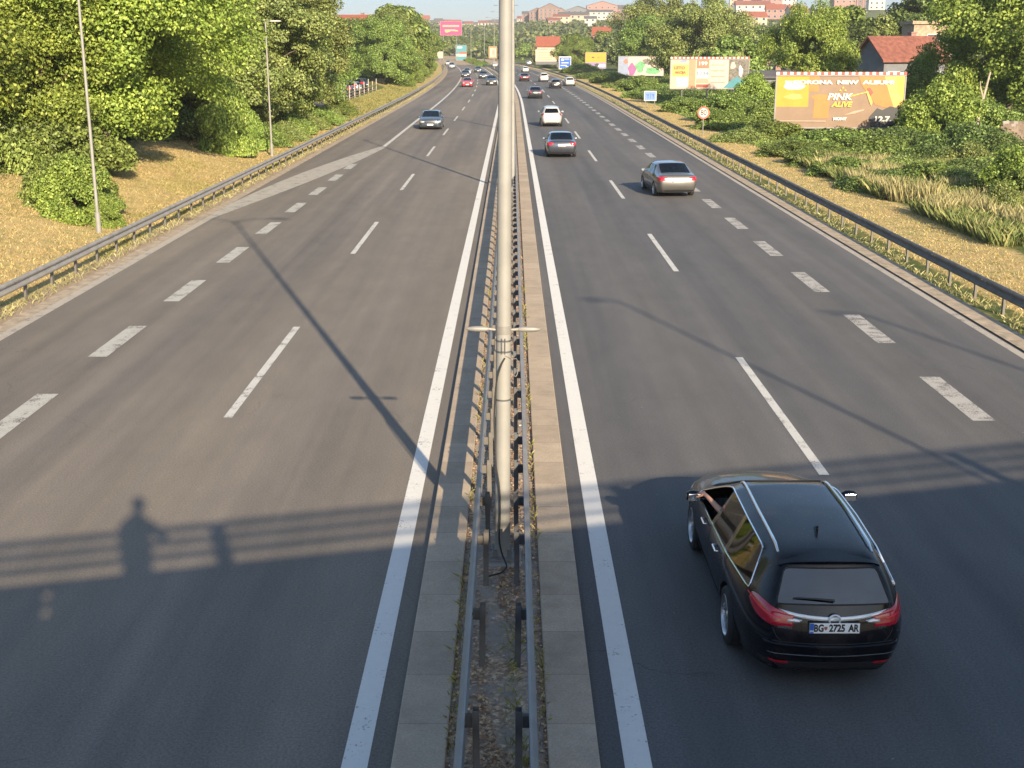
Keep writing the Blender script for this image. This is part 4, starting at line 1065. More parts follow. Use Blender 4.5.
        if hero:
            b=patch(cyl,[(s*.45,.87),(s*.38,.86),(s*.31,.845)],[(s*.46,.80),(s*.39,.81),(s*.33,.82)],8,4,.017); b.build('reversing_lens',M['alu'],tl,True)
            b=ribbon(cyl,[(s*1.0,.945),(s*.8,.925),(s*.5,.86)],.014,.018); b.build('lens_rib',plain('bright_red_lens',(.75,.03,.07),.2),tl,True)
            b=ribbon(cyl,[(s*.60,.37),(s*.5,.36),(s*.42,.36)],.035,.006); b.build('bumper_reflector',M['red_lens'],t,True)
        # headlights
        b=patch(cylf,[(PI-s*1.12,.74+zt*.6),(PI-s*.9,.755+zt*.6),(PI-s*.65,.73+zt*.6),(PI-s*.45,.70+zt*.6)],[(PI-s*1.1,.66+zt*.6),(PI-s*.9,.61+zt*.6),(PI-s*.68,.59+zt*.6),(PI-s*.5,.61+zt*.6)],14,5,.012); b.build('headlight',M['clear_lens'],t,True)
        # door seams, handles, sill
        yd=(1.60,2.47,3.42) if kind=='wagon' else ((1.05,1.92,2.85) if kind in('hatch','suv') else (1.72,2.46,3.38))
        belt=.93+zt*.9
        sm=MB()
        def addm(x): sm.add(x.v,x.f)
        for i,y in enumerate(yd):
            addm(ribbon(sd(s),[(y+(.0 if i else .10),.27),(y,.55+zt*.4),(y-.0,belt-.02)],.009 if hero else .012,.002))
        addm(ribbon(sd(s),[(yd[0]-.28,.62),(yd[0]-.12,.40),(yd[0]+.1,.27),(yd[2],.26)],.009 if hero else .012,.002))
        if kind in('wagon','hatch','suv'): addm(ribbon(sd(s),[(yd[0]-.28,.62),(yd[0]-.22,.8),(yd[0]-.1,belt)],.009,.002))
        if hero: addm(ribbon(sd(s),[(.36,.70),(.30,.5),(.30,.3)],.007,.002)); 
        sm.build('door_seam',M['black_rubber'],t)
        for y in (yd[0]+.22,yd[1]+.22):
            a=sd(s)(y,.83+zt*.8,.012); c=sd(s)(y+.2,.83+zt*.8,.012)
            hb=MB(); o_=Vector((s*.03,0,0)); hb.tube([a,a+o_,c+o_,c],[.012,.014,.014,.012],8); hb.build('door_handle',M['chrome'] if hero else paint,t,True)
        b=ribbon(sd(s),[(yd[0]+.0,.30),(yd[2],.30)],.06,.01,8); b.build('sill_trim',M['black_plastic'],t)
        # mirror
        yb=(3.22 if kind=='wagon' else 2.68 if kind in('hatch','suv') else 3.16)-cy; zb=.98+zt*.9
        mb=MB(); mb.lathe([(0,-.10),(.055,-.095),(.085,-.05),(.09,.0),(.08,.06),(.05,.095),(0,.10)],16,(0,0,0),'X')
        mb.v=[(x,y*.85,z*.85) for x,y,z in mb.v]; mi_=mb.build('mirror',paint,t,True); mi_.location=(s*1.00,yb+.02,zb+.02)
        g=MB(); g.box((0,-.068,0),(.15,.02,.10)); g.build('mirror_glass',M['chrome'],mi_,bevel=.008)
        g=MB(); g.tube([(-s*.15,.03,-.07),(-s*.06,.02,-.05)],.022,8); g.build('mirror_foot',M['gloss_black'],mi_,True)
        # wheels
    tm,rm,bk,dsc=wheel_meshes(wr,.22,spokes,48 if hero else 24,'multi' if hero else 'plain')
    tme=tm.mesh('tyre'); tm.fix(tme); rme=rm.mesh('rim'); rm.fix(rme); bme=bk.mesh('hub'); dme=dsc.mesh('disc'); tme.materials.append(M['black_rubber']); rme.materials.append(M['alu']); bme.materials.append(M['black_plastic']); dme.materials.append(M['disc'])
    for mm in (tme,rme): mm.polygons.foreach_set('use_smooth',[True]*len(mm.polygons)); mm.set_sharp_from_angle(angle=R(35))
    for s in (-1,1):
        for wy in wheels:
            w=empty('wheel',(s*.815,wy-cy,wr),0 if s>0 else PI); w.parent=t
            for nm2,mm in (('tyre',tme),('rim',rme),('wheel_back',bme),('brake_disc',dme)): 
                if not hero and nm2=='brake_disc': continue
                link(nm2,mm,None,w)
    # plates
    def plate(y,z,rz,txt,tilt=0):
        p=empty('number_plate',(0,y,z),rz); p.parent=t; p.rotation_euler=(tilt,0,rz)
        q=MB(); q.box((0,.004,0),(.54,.012,.128)); q.build('plate_holder',M['black_plastic'],p)
        q=MB(); q.box((0,-.006,0),(.52,.008,.113)); q.build('plate',M['white_plate'],p,bevel=.003)
        q=MB(); q.box((-.238,-.0115,0),(.042,.004,.111)); q.build('blue_band',M['blue_ink'],p)
        if txt:
            put_text('BG',.112,(-.165,-.013,0),M['black_ink'],p,'plate_lettering',.72,.004,extr=.001)
            put_text('2725',.112,(.025,-.013,0),M['black_ink'],p,'plate_lettering',.74,.004,extr=.001)
            put_text('AR',.112,(.195,-.013,0),M['black_ink'],p,'plate_lettering',.72,.004,extr=.001)
            sh=MB(); sh.prism([(-.016,.02),(.016,.02),(.016,-.004),(0,-.022),(-.016,-.004)],0,.002,frame=lambda a,b,c:(a-.093,-.0125-c,b)); sh.build('plate_crest',M['print_coral'],p)
            put_text('SRB',.026,(-.238,-.0145,-.03),M['white_plate'],p,'plate_lettering',1,.0005,extr=.0005)
    zr={'wagon':.80,'hatch':.62,'suv':.82,'sedan':.80,'saloon':.80}[kind]
    h=pj.b.ray_cast(Vector((0,-6,zr)),Vector((0,1,0)))[0]; plate(h.y-.014,zr-.025,0,hero)
    h=pj.b.ray_cast(Vector((0,6,.42)),Vector((0,-1,0)))[0]; plate(h.y+.012,.42,PI,False)
    # grille
    b=patch(cylf,[(PI-.42,.66+zt*.5),(PI,.68+zt*.5),(PI+.42,.66+zt*.5)],[(PI-.38,.52+zt*.3),(PI,.50+zt*.3),(PI+.38,.52+zt*.3)],14,5,.006); b.build('grille',M['black_plastic'],t,True)
    b=patch(cylf,[(PI-.62,.34),(PI,.36),(PI+.62,.34)],[(PI-.58,.26),(PI,.25),(PI+.58,.26)],14,4,.006); b.build('lower_intake',M['black_plastic'],t,True)
    b=patch(cyl,[(-.75,.36),(0,.37),(.75,.36)],[(-.70,.27),(0,.27),(.70,.27)],18,4,.005); b.build('rear_valance',M['black_plastic'],t,True)
    # interior
    q=MB(); zi=.32
    q.box((0,2.2-cy,zi),(1.5,2.9,.06)); q.build('cabin_floor',M['black_plastic'],t)
    q=MB(); dy=(3.25 if kind=='wagon' else 2.7 if kind in('hatch','suv') else 3.2)-cy; q.box((0,dy,.80+zt*.5),(1.4,.4,.22)); q.build('dashboard',M['black_plastic'],t,bevel=.04)
    y1=dy-.95
    def seat(x,y,wd,name='seat'):
        q=MB(); q.box((x,y+.22,.52+zt*.6),(wd,.50,.18)); Mx=Matrix.Rotation(R(18),3,'X'); q.box((x,y-.08,.85+zt*.6),(wd,.13,.62),M=Mx)
        for hx in ((x,) if wd<.7 else (x-.4,x+.4)): q.box((hx,y-.20,1.20+zt*.7),(.26,.09,.17),M=Mx)
        q.build(name,M['seat'],t,bevel=.035)
    seat(-.38,y1,.5,'front_seat'); seat(.38,y1,.5,'front_seat'); seat(0,y1-.92,1.28,'rear_seat')
    if kind=='wagon': 
        q=MB(); q.box((0,.85-cy,.93),(1.4,.75,.02)); q.build('parcel_shelf',M['black_plastic'],t)
    if kind=='sedan':
        q=MB(); q.box((0,1.15-cy,1.0),(1.15,.6,.03)); q.build('parcel_shelf',M['seat'],t)
    if hero:
        # roof rails
        for s in (-1,1):
            pts=[]
            for k in range(16):
                y=.50+(2.72-.50)*k/15; x=.515-.03*abs(k/15-.5)
                p=pj.top(s*x,y-cy,.03 if 0<k<15 else .0); pts.append(p)
            q=MB(); q.tube(pts,[.012]+[.017]*14+[.012],8); q.build('roof_rail',M['chrome'],t,True)
        # shark fin
        p=pj.top(0,.95-cy,0); q=MB(); q.prism([(-.07,-.01),(.09,-.01),(-.045,.075),(-.07,.07)],-.012,.012,frame=lambda a,b,c:(c,a,b)); q.v=[(p.x+x,p.y+y,p.z+z) for x,y,z in q.v]; q.build('antenna_fin',M['gloss_black'],t,bevel=.004)
        # spoiler above the rear glass
        vs=[];n=17
        for k in range(n):
            u=k/(n-1)*2-1; x=u*.53
            f=pj.top(x*.95,.46-cy,0); 
            yb=.22-cy+.08*u*u; zb=f.z-.03-.02*u*u
            vs+=[f+Vector((0,.03,.004)),Vector((x,yb,zb)),Vector((x,yb+.01,zb-.024)),Vector((x*.96,yb+.15,zb-.02))]
        q=MB(); q.add(vs,[(i*4+j,i*4+(j+1)%4,(i+1)*4+(j+1)%4,(i+1)*4+j) for i in range(n-1) for j in range(4)]+[(0,1,2,3),tuple((n-1)*4+j for j in (3,2,1,0))]); q.build('roof_spoiler',paint,t,True)
        # chrome bar on the tailgate with the round badge
        b=patch(cyl,[(-.54,.955),(-.38,.915),(-.2,.89),(0,.882),(.2,.89),(.38,.915),(.54,.955)],[(-.41,.885),(-.33,.868),(-.2,.85),(0,.84),(.2,.85),(.33,.868),(.41,.885)],26,4,.016); b.build('chrome_strip',plain('satin_silver_trim',(.80,.81,.83),.38,.35,.03,5,coat=.5),t,True)
        # upper line of lights to strip
        h=pj.b.ray_cast(Vector((0,-6,.862)),Vector((0,1,0)))[0]; by=h.y-.022
        q=MB(); vs=[]
        mj,mn=.058,.011
        for i in range(28):
            a=2*PI*i/28
            for j in range(8):
                c=2*PI*j/8; rr=mj+mn*math.cos(c); vs.append((rr*math.cos(a),by+mn*math.sin(c),.862+rr*math.sin(a)*.92))
        q.add(vs,[(i*8+j,i*8+(j+1)%8,((i+1)%28)*8+(j+1)%8,((i+1)%28)*8+j) for i in range(28) for j in range(8)])
        q.prism([(-.07,-.004),(.004,-.010),(.0,.004),(.07,.004),(-.004,.012),(.0,-.002)],-.006,.004,frame=lambda a,b,c:(a,by+c,.862+b))
        q.build('badge',bpy.data.materials['satin_silver_trim'],t,True)
        # tailgate seams, lower bumper strip and badges
        q=MB()
        for s in (-1,1):
            x=ribbon(cyl,[(s*.56,.75),(s*.52,.66),(s*.48,.62)],.007,.003); q.add(x.v,x.f)
        x=ribbon(cyl,[(-.74,.625),(-.3,.60),(.3,.60),(.74,.625)],.009,.003,24); q.add(x.v,x.f); q.build('tailgate_seam',M['black_rubber'],t)
        # bumper step (catches the sky) and thin line
        b=patch(cyl,[(-.66,.605),(-.35,.585),(0,.58),(.35,.585),(.66,.605)],[(-.64,.555),(-.35,.535),(0,.53),(.35,.535),(.64,.555)],28,5,.022); b.build('bumper_step',paint,t,True)
        b=ribbon(cyl,[(-.60,.47),(0,.455),(.60,.47)],.010,.005,24); b.build('bumper_trim',M['alu'],t)
        for (a,txt,w_) in ((-.46,'INSIGNIA',.9),(.46,'CDTI',.9)):
            p=pj.cyl(a,.765,-cy+1.0,.006); 
            me2=text_mesh(txt,.035,.001,1.0,.001); me2.transform(Matrix.Rotation(PI/2,4,'X')); me2.transform(Matrix.Rotation(a*.5,4,'Z')); me2.materials.clear(); o=link('badge_lettering',me2,M['chrome'],t); o.location=p
        # wiper
        q=MB(); 
        p0=pj.cyl(0,1.03,-cy+1.0,.03); p1=pj.cyl(-.42,1.05,-cy+1.0,.03); q.tube([p0,(p0+p1)/2+Vector((0,-.01,.01)),p1],[.014,.009,.006],6); q.build('rear_wiper',M['black_plastic'],t,True)
        # exhausts are hidden behind the valance

        q=MB()
        for s in (-1,1): q.lathe([(.022,-.0),(.026,-.0),(.026,.12),(.022,.12)],16,(s*.5,.12-cy,.24),'Y')
        q.build('exhaust_tip',M['chrome'],t,True)
        # fuel flap
        q=ribbon(sd(1),[(.86,.90),(.70,.90),(.68,.82),(.70,.74),(.86,.74),(.88,.82),(.86,.90)],.006,.002,28); q.build('fuel_flap_seam',M['black_rubber'],t)
    if kind=='suv':
        for s in (-1,1):
            pts=[pj.top(s*.60,(.6+1.6*k/9)-cy,.045 if 0<k<9 else 0) for k in range(10)]
            q=MB(); q.tube(pts,.016,6); q.build('roof_rail',M['alu'],t,True)
    bpy.data.meshes.remove(me)
    return t
M['paint_black']=carpaint('black_car_paint',(.004,.0045,.008),0,.22)
_b=M['paint_black'].node_tree.nodes['Principled BSDF']; _b.inputs['Coat Weight'].default_value=.38; _b.inputs['Specular IOR Level'].default_value=.12
M['paint_greybrown']=carpaint('grey_bronze_car_paint',(.13,.125,.12),.6,.35)
M['paint_navy']=carpaint('dark_blue_grey_car_paint',(.045,.052,.07),.4,.3)
M['paint_white']=carpaint('white_car_paint',(.50,.49,.46),0,.35)
M['paint_red']=carpaint('red_car_paint',(.55,.03,.04),0,.3)
M['paint_slate']=carpaint('slate_blue_car_paint',(.07,.09,.12),.5,.3)
M['paint_maroon']=carpaint('maroon_car_paint',(.07,.018,.022),.3,.3)
M['paint_silver']=carpaint('silver_car_paint',(.42,.43,.44),.7,.3)
M['paint_dark']=carpaint('charcoal_car_paint',(.03,.032,.036),.3,.3)
hero=build_car('wagon',M['paint_black'],'shiny black estate car with silver roof rails, an arm reaching out of its window',hero=True)
hero.location=(3.34,11.78+2.46,0.0)
sed=build_car('sedan',M['paint_greybrown'],'grey bronze saloon car in the third lane beside the dashed line')
suv=build_car('suv',M['paint_white'],'white suv with roof rails ahead of the dark blue grey saloon')
hat=build_car('hatch',M['paint_dark'],'x')
def recolor(o,old,new):
    for ch in [o]+list(o.children_recursive):
        if ch.type!='MESH': continue
        for s in ch.material_slots:
            if s.material==old: s.link='OBJECT'; s.material=new
SRC={'sedan':(sed,M['paint_greybrown']),'suv':(suv,M['paint_white']),'hatch':(hat,M['paint_dark'])}
used=set()
def place_car(kind,x,y,label,paint,face=0,z=0.0,rz=None,group=None):
    src,old=SRC[kind]
    if kind in used: o=copy_tree(src); recolor(o,old,M[paint]) if kind!='_' else None
    else: o=src; used.add(kind); recolor(o,old,M[paint])
    if kind in used and o is not src:
        # copies of a recoloured source carry OBJECT slots already
        for ch in [o]+list(o.children_recursive):
            if ch.type=='MESH':
                for s in ch.material_slots:
                    if s.material and s.material.name.endswith('car_paint'): s.link='OBJECT'; s.material=M[paint]
    sl=math.atan((shift(y+5)-shift(y-5))/10)
    o.location=(x,y,z); o.rotation_euler=(0,0,(sl if rz is None else rz)+(PI if face else 0)); o['label']=label
    if group: o['group']=group
    return o
place_car('sedan',7.2,55.7+2.3,'grey bronze saloon car in the third lane beside the short dashes','paint_greybrown',rz=R(5))
place_car('suv',3.3,105.5+2.2,'white suv with roof rails just ahead of the dark saloon','paint_white')
place_car('hatch',9.6,212+2,'pale hatchback in the outer lane under the tree shadow, right of the black car','paint_white')
place_car('sedan',3.0,76+2.3,'dark blue grey saloon with red tail lights behind the white suv','paint_navy')
place_car('sedan',2.97,164,'black saloon in the inner lane ahead of the white suv','paint_dark')
place_car('hatch',6.84,202,'black hatchback in the middle lane right of the black saloon','paint_dark')
place_car('suv',5.9,238,'small white suv far off in the middle lane of the right carriageway','paint_white')
place_car('sedan',2.3,242,'dark red saloon far off in the inner lane next to the small white suv','paint_maroon')
place_car('hatch',3.3,320,'white hatchback beyond the far dark red saloon','paint_white')
place_car('suv',5.6,430,'pale suv at the far bend near the cream billboard','paint_silver')
place_car('hatch',-5.4,398,'white hatchback at the far bend just left of the thick pole','paint_white')
place_car('hatch',-6.6,101.7,'slate blue hatchback coming towards the viewer on the left carriageway','paint_slate',1) if False else place_car('sedan',-6.6,104,'slate blue saloon coming towards the viewer on the left carriageway','paint_slate',1)
place_car('hatch',-7.3,209,'bright red hatchback coming towards the viewer','paint_red',1)
place_car('suv',-3.5,217,'black suv coming towards the viewer beside the thick pole','paint_dark',1)
place_car('hatch',-10.4,297,'white hatchback behind the small dark car on the left carriageway','paint_white',1)
place_car('sedan',-9.9,272,'small dark saloon in front of the white hatchback on the left carriageway','paint_dark',1)
place_car('sedan',-5.9,262,'silver and dark saloon behind the black suv on the left carriageway','paint_slate',1)
place_car('hatch',-8.5,320,'dark grey hatchback second behind the black suv at the bend','paint_dark',1)
place_car('suv',-17.7,376,'pale silver suv at the left bend, nearer of the two on the exit side','paint_silver',1)
place_car('hatch',-22,440,'pale car at the left bend, farther of the two on the exit side','paint_white',1)
for i,(k,y,lab,p) in enumerate([('hatch',148,'dark parked hatchback nearest in the row behind the wooden posts','paint_dark'),('suv',156,'white parked suv behind the wooden posts','paint_white'),('sedan',165,'dark parked saloon between the white suv and the silver car','paint_slate'),('hatch',173,'silver parked hatchback behind the wooden posts','paint_silver'),('suv',181,'dark parked suv at the far end of the row behind the posts','paint_dark')]):
    place_car(k,-22.6,y,lab,p,z=.42,rz=R(70),group='cars parked behind the wooden posts')

# ---------------------------------------------------------------- people
def skin_body(name, joints, edges, mat, parent=None, root=0, lev=2):
    me=bpy.data.meshes.new(name); me.from_pydata([j[:3] for j in joints],edges,[])
    o=bpy.data.objects.new(name,me); C.objects.link(o)
    sk=o.modifiers.new('s','SKIN'); 
    if not me.skin_vertices: 
        bm=bmesh.new(); bm.from_mesh(me); bm.verts.layers.skin.verify(); bm.to_mesh(me); bm.free()
    for i,j in enumerate(joints):
        sv=me.skin_vertices[0].data[i]; r=j[3]; sv.radius=(r,r) if not hasattr(r,'__len__') else r; sv.use_root=(i==root)
    s=o.modifiers.new('b','SUBSURF'); s.levels=lev; s.render_levels=lev
    dg=bpy.context.evaluated_depsgraph_get(); dg.update()
    r=bpy.data.meshes.new_from_object(o.evaluated_get(dg)); bpy.data.objects.remove(o)
    return link(name,r,mat,parent,True)
def head_mesh(parent, c, rz=0, tilt=0):
    h=MB(); prof=[(0,-.118),(.035,-.112),(.055,-.09),(.066,-.055),(.074,-.01),(.078,.04),(.072,.08),(.052,.108),(.025,.120),(0,.123)]
    h.lathe(prof,20); nv=[]
    for x,y,z in h.v:
        y*=1.18; 
        if y>0 and abs(x)<.018 and -.045<z<.02: y+=.018*(1-abs(x)/.018)*(1-(z+.045)/.065*.6)
        if y>0 and .0<z<.02 and .015<abs(x)<.05: y-=.006
        nv.append((x,y,z))
    h.v=nv
    for s in (-1,1): h.lathe([(0,-.008),(.022,-.006),(.026,0),(.018,.008),(0,.006)],10,(s*.08,-.005,-.005),'X')
    hd=h.build('head',M['skin'],parent,True); hd.location=c; hd.rotation_euler=(tilt,0,rz)
    e=MB()
    for s in (-1,1): e.lathe([(0,-.008),(.009,0),(0,.008)],8,(s*.03,.083,.006),'Y')
    e.build('eyes',M['black_ink'],hd)
    m_=MB(); m_.box((0,.079,-.058),(.04,.008,.008)); m_.build('mouth',plain('lips',(.35,.12,.10),.5),hd)
    k=MB(); k.lathe([(.080,-.02),(.086,.04),(.080,.085),(.058,.118),(.028,.132),(0,.135)],20); k.v=[(x,y*1.2-.012,z) for x,y,z in k.v if True]
    k.build('hair',M['hair'],hd,True)
    return hd
def hand_chain(J,E,wrist_idx,wrist,palm_dir,side_dir,curl_dir,sc=1.0):
    """adds palm and five fingers to a skeleton"""
    w=Vector(wrist); d=Vector(palm_dir).normalized(); s=Vector(side_dir).normalized(); c=Vector(curl_dir).normalized()
    def add(p,r,par): J.append((*p,r)); E.append((par,len(J)-1)); return len(J)-1
    palm=add(w+d*.045*sc,(.034*sc,.018*sc),wrist_idx)
    for k,(o,l) in enumerate(((-.033,.068),(-.011,.078),(.011,.072),(.033,.056))):
        kn=add(w+d*.088*sc+s*o*sc,.0105*sc,palm)
        m1=add(w+d*(.088+l*.42)*sc+s*o*1.12*sc+c*l*.14*sc,.0092*sc,kn)
        m2=add(w+d*(.088+l*.75)*sc+s*o*1.16*sc+c*l*.38*sc,.0084*sc,m1)
        add(w+d*(.088+l*.92)*sc+s*o*1.16*sc+c*l*.66*sc,.0072*sc,m2)
    th=add(w+d*.03*sc-s*.038*sc,.0125*sc,palm); t2=add(w+d*.055*sc-s*.066*sc+c*.012,.011*sc,th); add(w+d*.085*sc-s*.078*sc+c*.024,.009*sc,t2)
def driver():
    # world coordinates relative to the car centre
    cx,cyy=hero.location.x,hero.location.y; cyc=2.455
    t=empty('person',(cx-.38,cyy+2.35-cyc,.545),0,'driver of the black estate car, bare forearm and hand out at the open window','person')
    # local frame: origin at hip; y forward
    J=[(0,0,.06,.13),(0,-.06,.24,.125),(0,-.11,.40,.13),(0,-.10,.50,.06),(0,-.08,.58,.052), # hip, waist, chest, neck base, neck
       (-.18,-.10,.44,.058),(-.34,.16,.40,.043),(-.47,.40,.42,.036), # left shoulder, elbow, towards wrist
       (.19,-.10,.42,.058),(.22,.10,.22,.045),(.12,.36,.24,.034), # right arm to wheel
       (-.10,.05,-.02,.09),(-.12,.44,.04,.07),(-.12,.70,-.22,.05),(.10,.05,-.02,.09),(.12,.44,.04,.07),(.12,.70,-.22,.05)]
    E=[(0,1),(1,2),(2,3),(3,4),(2,5),(5,6),(2,8),(8,9),(9,10),(0,11),(11,12),(12,13),(0,14),(14,15),(15,16)]
    # bare forearms belong to the skin mesh, clothes to the shirt mesh
    skinJ=[(-.32,.10,.47,.044),(-.40,.26,.515,.041),(-.49,.47,.575,.029),(-.515,.53,.59,.026)]; skinE=[(0,1),(1,2),(2,3)]
    hand_chain(skinJ,skinE,3,(-.52,.545,.592),(-.38,.90,.0),(.85,.35,.25),(-.2,.25,-.95),1.08)
    o=skin_body('forearm',skinJ,skinE,M['skin'],t,0,2)
    EE=[e for e in E if e!=(6,7)]; J2=J[:7]+J[8:]
    mp=lambda i: i if i<7 else i-1
    skin_body('body',J2,[(mp(a),mp(b)) for a,b in EE],M['shirt'],t,0,2)
    head_mesh(t,(0,-.03,.67))
driver()
def photographer():
    u=0.02; p=BM@Vector((u,-.44,5.30))
    t=empty('person',p,BA-R(30),'person standing at the bridge railing holding a phone, seen only by the shadow','person')
    t.scale=(1.12,1.12,1.03)
    J=[(0,0,.93,.16),(0,-.02,1.14,.17),(0,.02,1.36,.20),(0,.09,1.49,.13),(0,.12,1.56,.10),
       (-.19,.02,1.38,.06),(-.24,.14,1.16,.048),(-.09,.34,1.25,.036),
       (.19,.02,1.38,.06),(.34,.14,1.20,.048),(.10,.34,1.26,.036),
       (-.10,0,.86,.10),(-.11,.02,.48,.075),(-.11,-.02,.09,.05),(-.12,.12,.05,.045),
       (.10,0,.86,.10),(.11,.02,.48,.075),(.11,-.02,.09,.05),(.12,.12,.05,.045)]
    E=[(0,1),(1,2),(2,3),(3,4),(2,5),(5,6),(6,7),(2,8),(8,9),(9,10),(0,11),(11,12),(12,13),(13,14),(0,15),(15,16),(16,17),(17,18)]
    hand_chain(J,E,7,J[7][:3],(.7,.6,.1),(0,.2,1),(.5,-.8,0)); hand_chain(J,E,10,J[10][:3],(-.7,.6,.1),(0,.2,1),(-.5,-.8,0))
    skin_body('body',J,E,M['shirt'],t,0,2)
    head_mesh(t,(0,.15,1.66),0,R(-15))
    # phone in the hands
    q=MB(); q.box((0,0,0),(.075,.008,.155)); o=q.build('phone',M['black_plastic'],None,bevel=.003)
    o.location=BM@Vector((.08,.0,6.57)); o.rotation_euler=(R(-15),0,BA); tag(o,'phone held above the bridge railing by the photographer','phone')
photographer()
# ---------------------------------------------------------------- vegetation
def leaves_mesh(name, P, Nn, size, rng, mat, var=.45, aspect=.62, fold=.18):
    """P (n,3) positions, Nn (n,3) outward normals: diamond leaves"""
    n=len(P); rnd=rng.normal(size=(n,3)); nn=Nn+rnd*.75; nn/=np.linalg.norm(nn,axis=1)[:,None]+1e-9
    a=rng.normal(size=(n,3)); u=np.cross(nn,a); u/=np.linalg.norm(u,axis=1)[:,None]+1e-9; v=np.cross(nn,u)
    s=(size*(1+var*(rng.random(n)*2-1)))[:,None]
    V=np.empty((n,4,3)); V[:,0]=P-u*s*.5; V[:,1]=P+v*s*aspect*.5+nn*s*fold; V[:,2]=P+u*s*.5; V[:,3]=P-v*s*aspect*.5+nn*s*fold
    V=V.reshape(-1,3).astype(np.float32)
    me=bpy.data.meshes.new(name); me.vertices.add(n*4); me.vertices.foreach_set('co',V.ravel()); me.loops.add(n*4); me.loops.foreach_set('vertex_index',np.arange(n*4,dtype=np.int32))
    me.polygons.add(n); me.polygons.foreach_set('loop_start',np.arange(0,n*4,4,dtype=np.int32)); me.polygons.foreach_set('loop_total',np.full(n,4,dtype=np.int32))
    me.update(calc_edges=True); me.materials.append(mat); return me
def clump_cloud(rng, centers, radii, n, squash=.75):
    w=radii**2; w=w/w.sum(); idx=rng.choice(len(centers),n,p=w)
    d=rng.normal(size=(n,3)); d/=np.linalg.norm(d,axis=1)[:,None]
    rr=(rng.random(n)**.42)[:,None]*radii[idx][:,None]
    P=centers[idx]+d*rr*np.array([1,1,squash]); Nn=d*.8+np.array([0,0,.55]); return P,Nn
def crown_mesh(name, seed, Rr, z0, z1, K, n, leaf, mat, shape='round', cr=.24, to_ground=False):
    rng=np.random.default_rng(seed); c=[];H=(z1-z0)/2; zc=(z0+z1)/2
    lob=[(rng.uniform(0,6.28),rng.uniform(-.6,.8),rng.uniform(.10,.30)) for _ in range(6)]
    while len(c)<K:
        d=rng.normal(size=3); d/=np.linalg.norm(d)
        f=rng.uniform(.30,1.0)**.6
        az=math.atan2(d[1],d[0]); m_=1
        for (a,e,s) in lob: m_+= s*math.cos(az-a)*math.exp(-((d[2]-e)**2)/.25)*.9
        if shape=='poplar': rx=Rr*(1-.35*max(0,d[2])); 
        elif shape=='spread': rx=Rr*(1.0 if d[2]>-.2 else .8)
        else: rx=Rr
        p=np.array([d[0]*rx*f*m_,d[1]*rx*f*m_,zc+d[2]*H*f*(1 if m_<1.15 else 1.08)])
        if p[2]<z0-.1: continue
        c.append(p)
    c=np.array(c); rad=rng.uniform(.65,1.35,len(c))*Rr*cr
    P,Nn=clump_cloud(rng,c,rad,n)
    # outward tendency
    o=P-np.array([0,0,zc-H*.3]); o/=np.linalg.norm(o,axis=1)[:,None]+1e-9; Nn=Nn+o*.6
    P[:,2]=np.maximum(P[:,2],.05)
    return leaves_mesh(name,P,Nn,leaf,rng,mat), c
def trunk_mesh(name, seed, h, r0, centers, nb=9):
    rr=random.Random(seed); m=MB()
    pts=[Vector((0,0,-.4)),Vector((0,0,0)),Vector((rr.uniform(-.1,.1),rr.uniform(-.1,.1),h*.35)),Vector((rr.uniform(-.3,.3),rr.uniform(-.3,.3),h*.65)),Vector((rr.uniform(-.5,.5),rr.uniform(-.5,.5),h*.9))]
    m.tube(smoothpts(pts,3),[r0*(1.35 if k==0 else 1)*(1-.075*k) for k in range(13)],9)
    idx=list(range(len(centers))); rr.shuffle(idx)
    for i in idx[:nb]:
        c=Vector(centers[i])*.8; t=rr.uniform(.3,.75); b=pts[1].lerp(pts[4],t*.9)
        if c.z<b.z: b.z=max(.3,c.z*.6)
        midp=(b+c)/2+Vector((0,0,.12*(c-b).length)); m.tube(smoothpts([b,midp,c],3),[r0*.42,r0*.36,r0*.3,r0*.25,r0*.18,r0*.12,r0*.05],6)
    me=m.mesh(name); m.fix(me); me.materials.append(M['bark']); me.polygons.foreach_set('use_smooth',[True]*len(me.polygons)); return me
TREES={}
def kind(key, seed,Rr,z0,z1,K,n,leaf,mat,tr=.2,shape='round',cr=.24,nb=10):
    cm,c=crown_mesh('crown',seed,Rr,z0,z1,K,n,leaf,M[mat],shape,cr); tm=trunk_mesh('trunk',seed,z1,tr,c,nb); TREES[key]=(cm,tm)
kind('maple_a',11,5.6,2.0,11.8,120,95000,.165,'leaf_yellow',.26)
kind('maple_b',12,5.2,.3,12.0,115,80000,.175,'leaf_yellow',.26)
kind('locust_a',21,4.0,.5,10.5,110,64000,.17,'leaf_olive',.18,cr=.22)
kind('locust_b',22,4.4,.3,9.6,110,64000,.17,'leaf_mid',.18,cr=.22)
kind('locust_c',23,4.2,.8,11.0,120,60000,.18,'leaf_olive',.2,cr=.21)
kind('walnut',31,4.6,1.2,9.6,110,72000,.18,'leaf_bright',.25,cr=.22)
kind('big_a',41,7.5,1.5,13.0,140,80000,.27,'leaf_olive',.4,cr=.2)
kind('big_b',42,7.0,1.0,12.5,140,80000,.27,'leaf_mid',.4,cr=.21)
kind('poplar',51,2.6,1.0,14.0,80,16000,.36,'leaf_olive',.25,'poplar',.3)
kind('dark_a',61,5.5,.5,10.5,80,20000,.40,'leaf_dark',.3)
kind('far_a',71,5.0,.3,9.0,60,9000,.60,'leaf_far',.3)
kind('far_b',72,5.8,.3,10.5,70,9000,.65,'leaf_mid',.3)
kind('far_c',73,4.5,.2,8.0,60,8000,.60,'leaf_olive',.3)
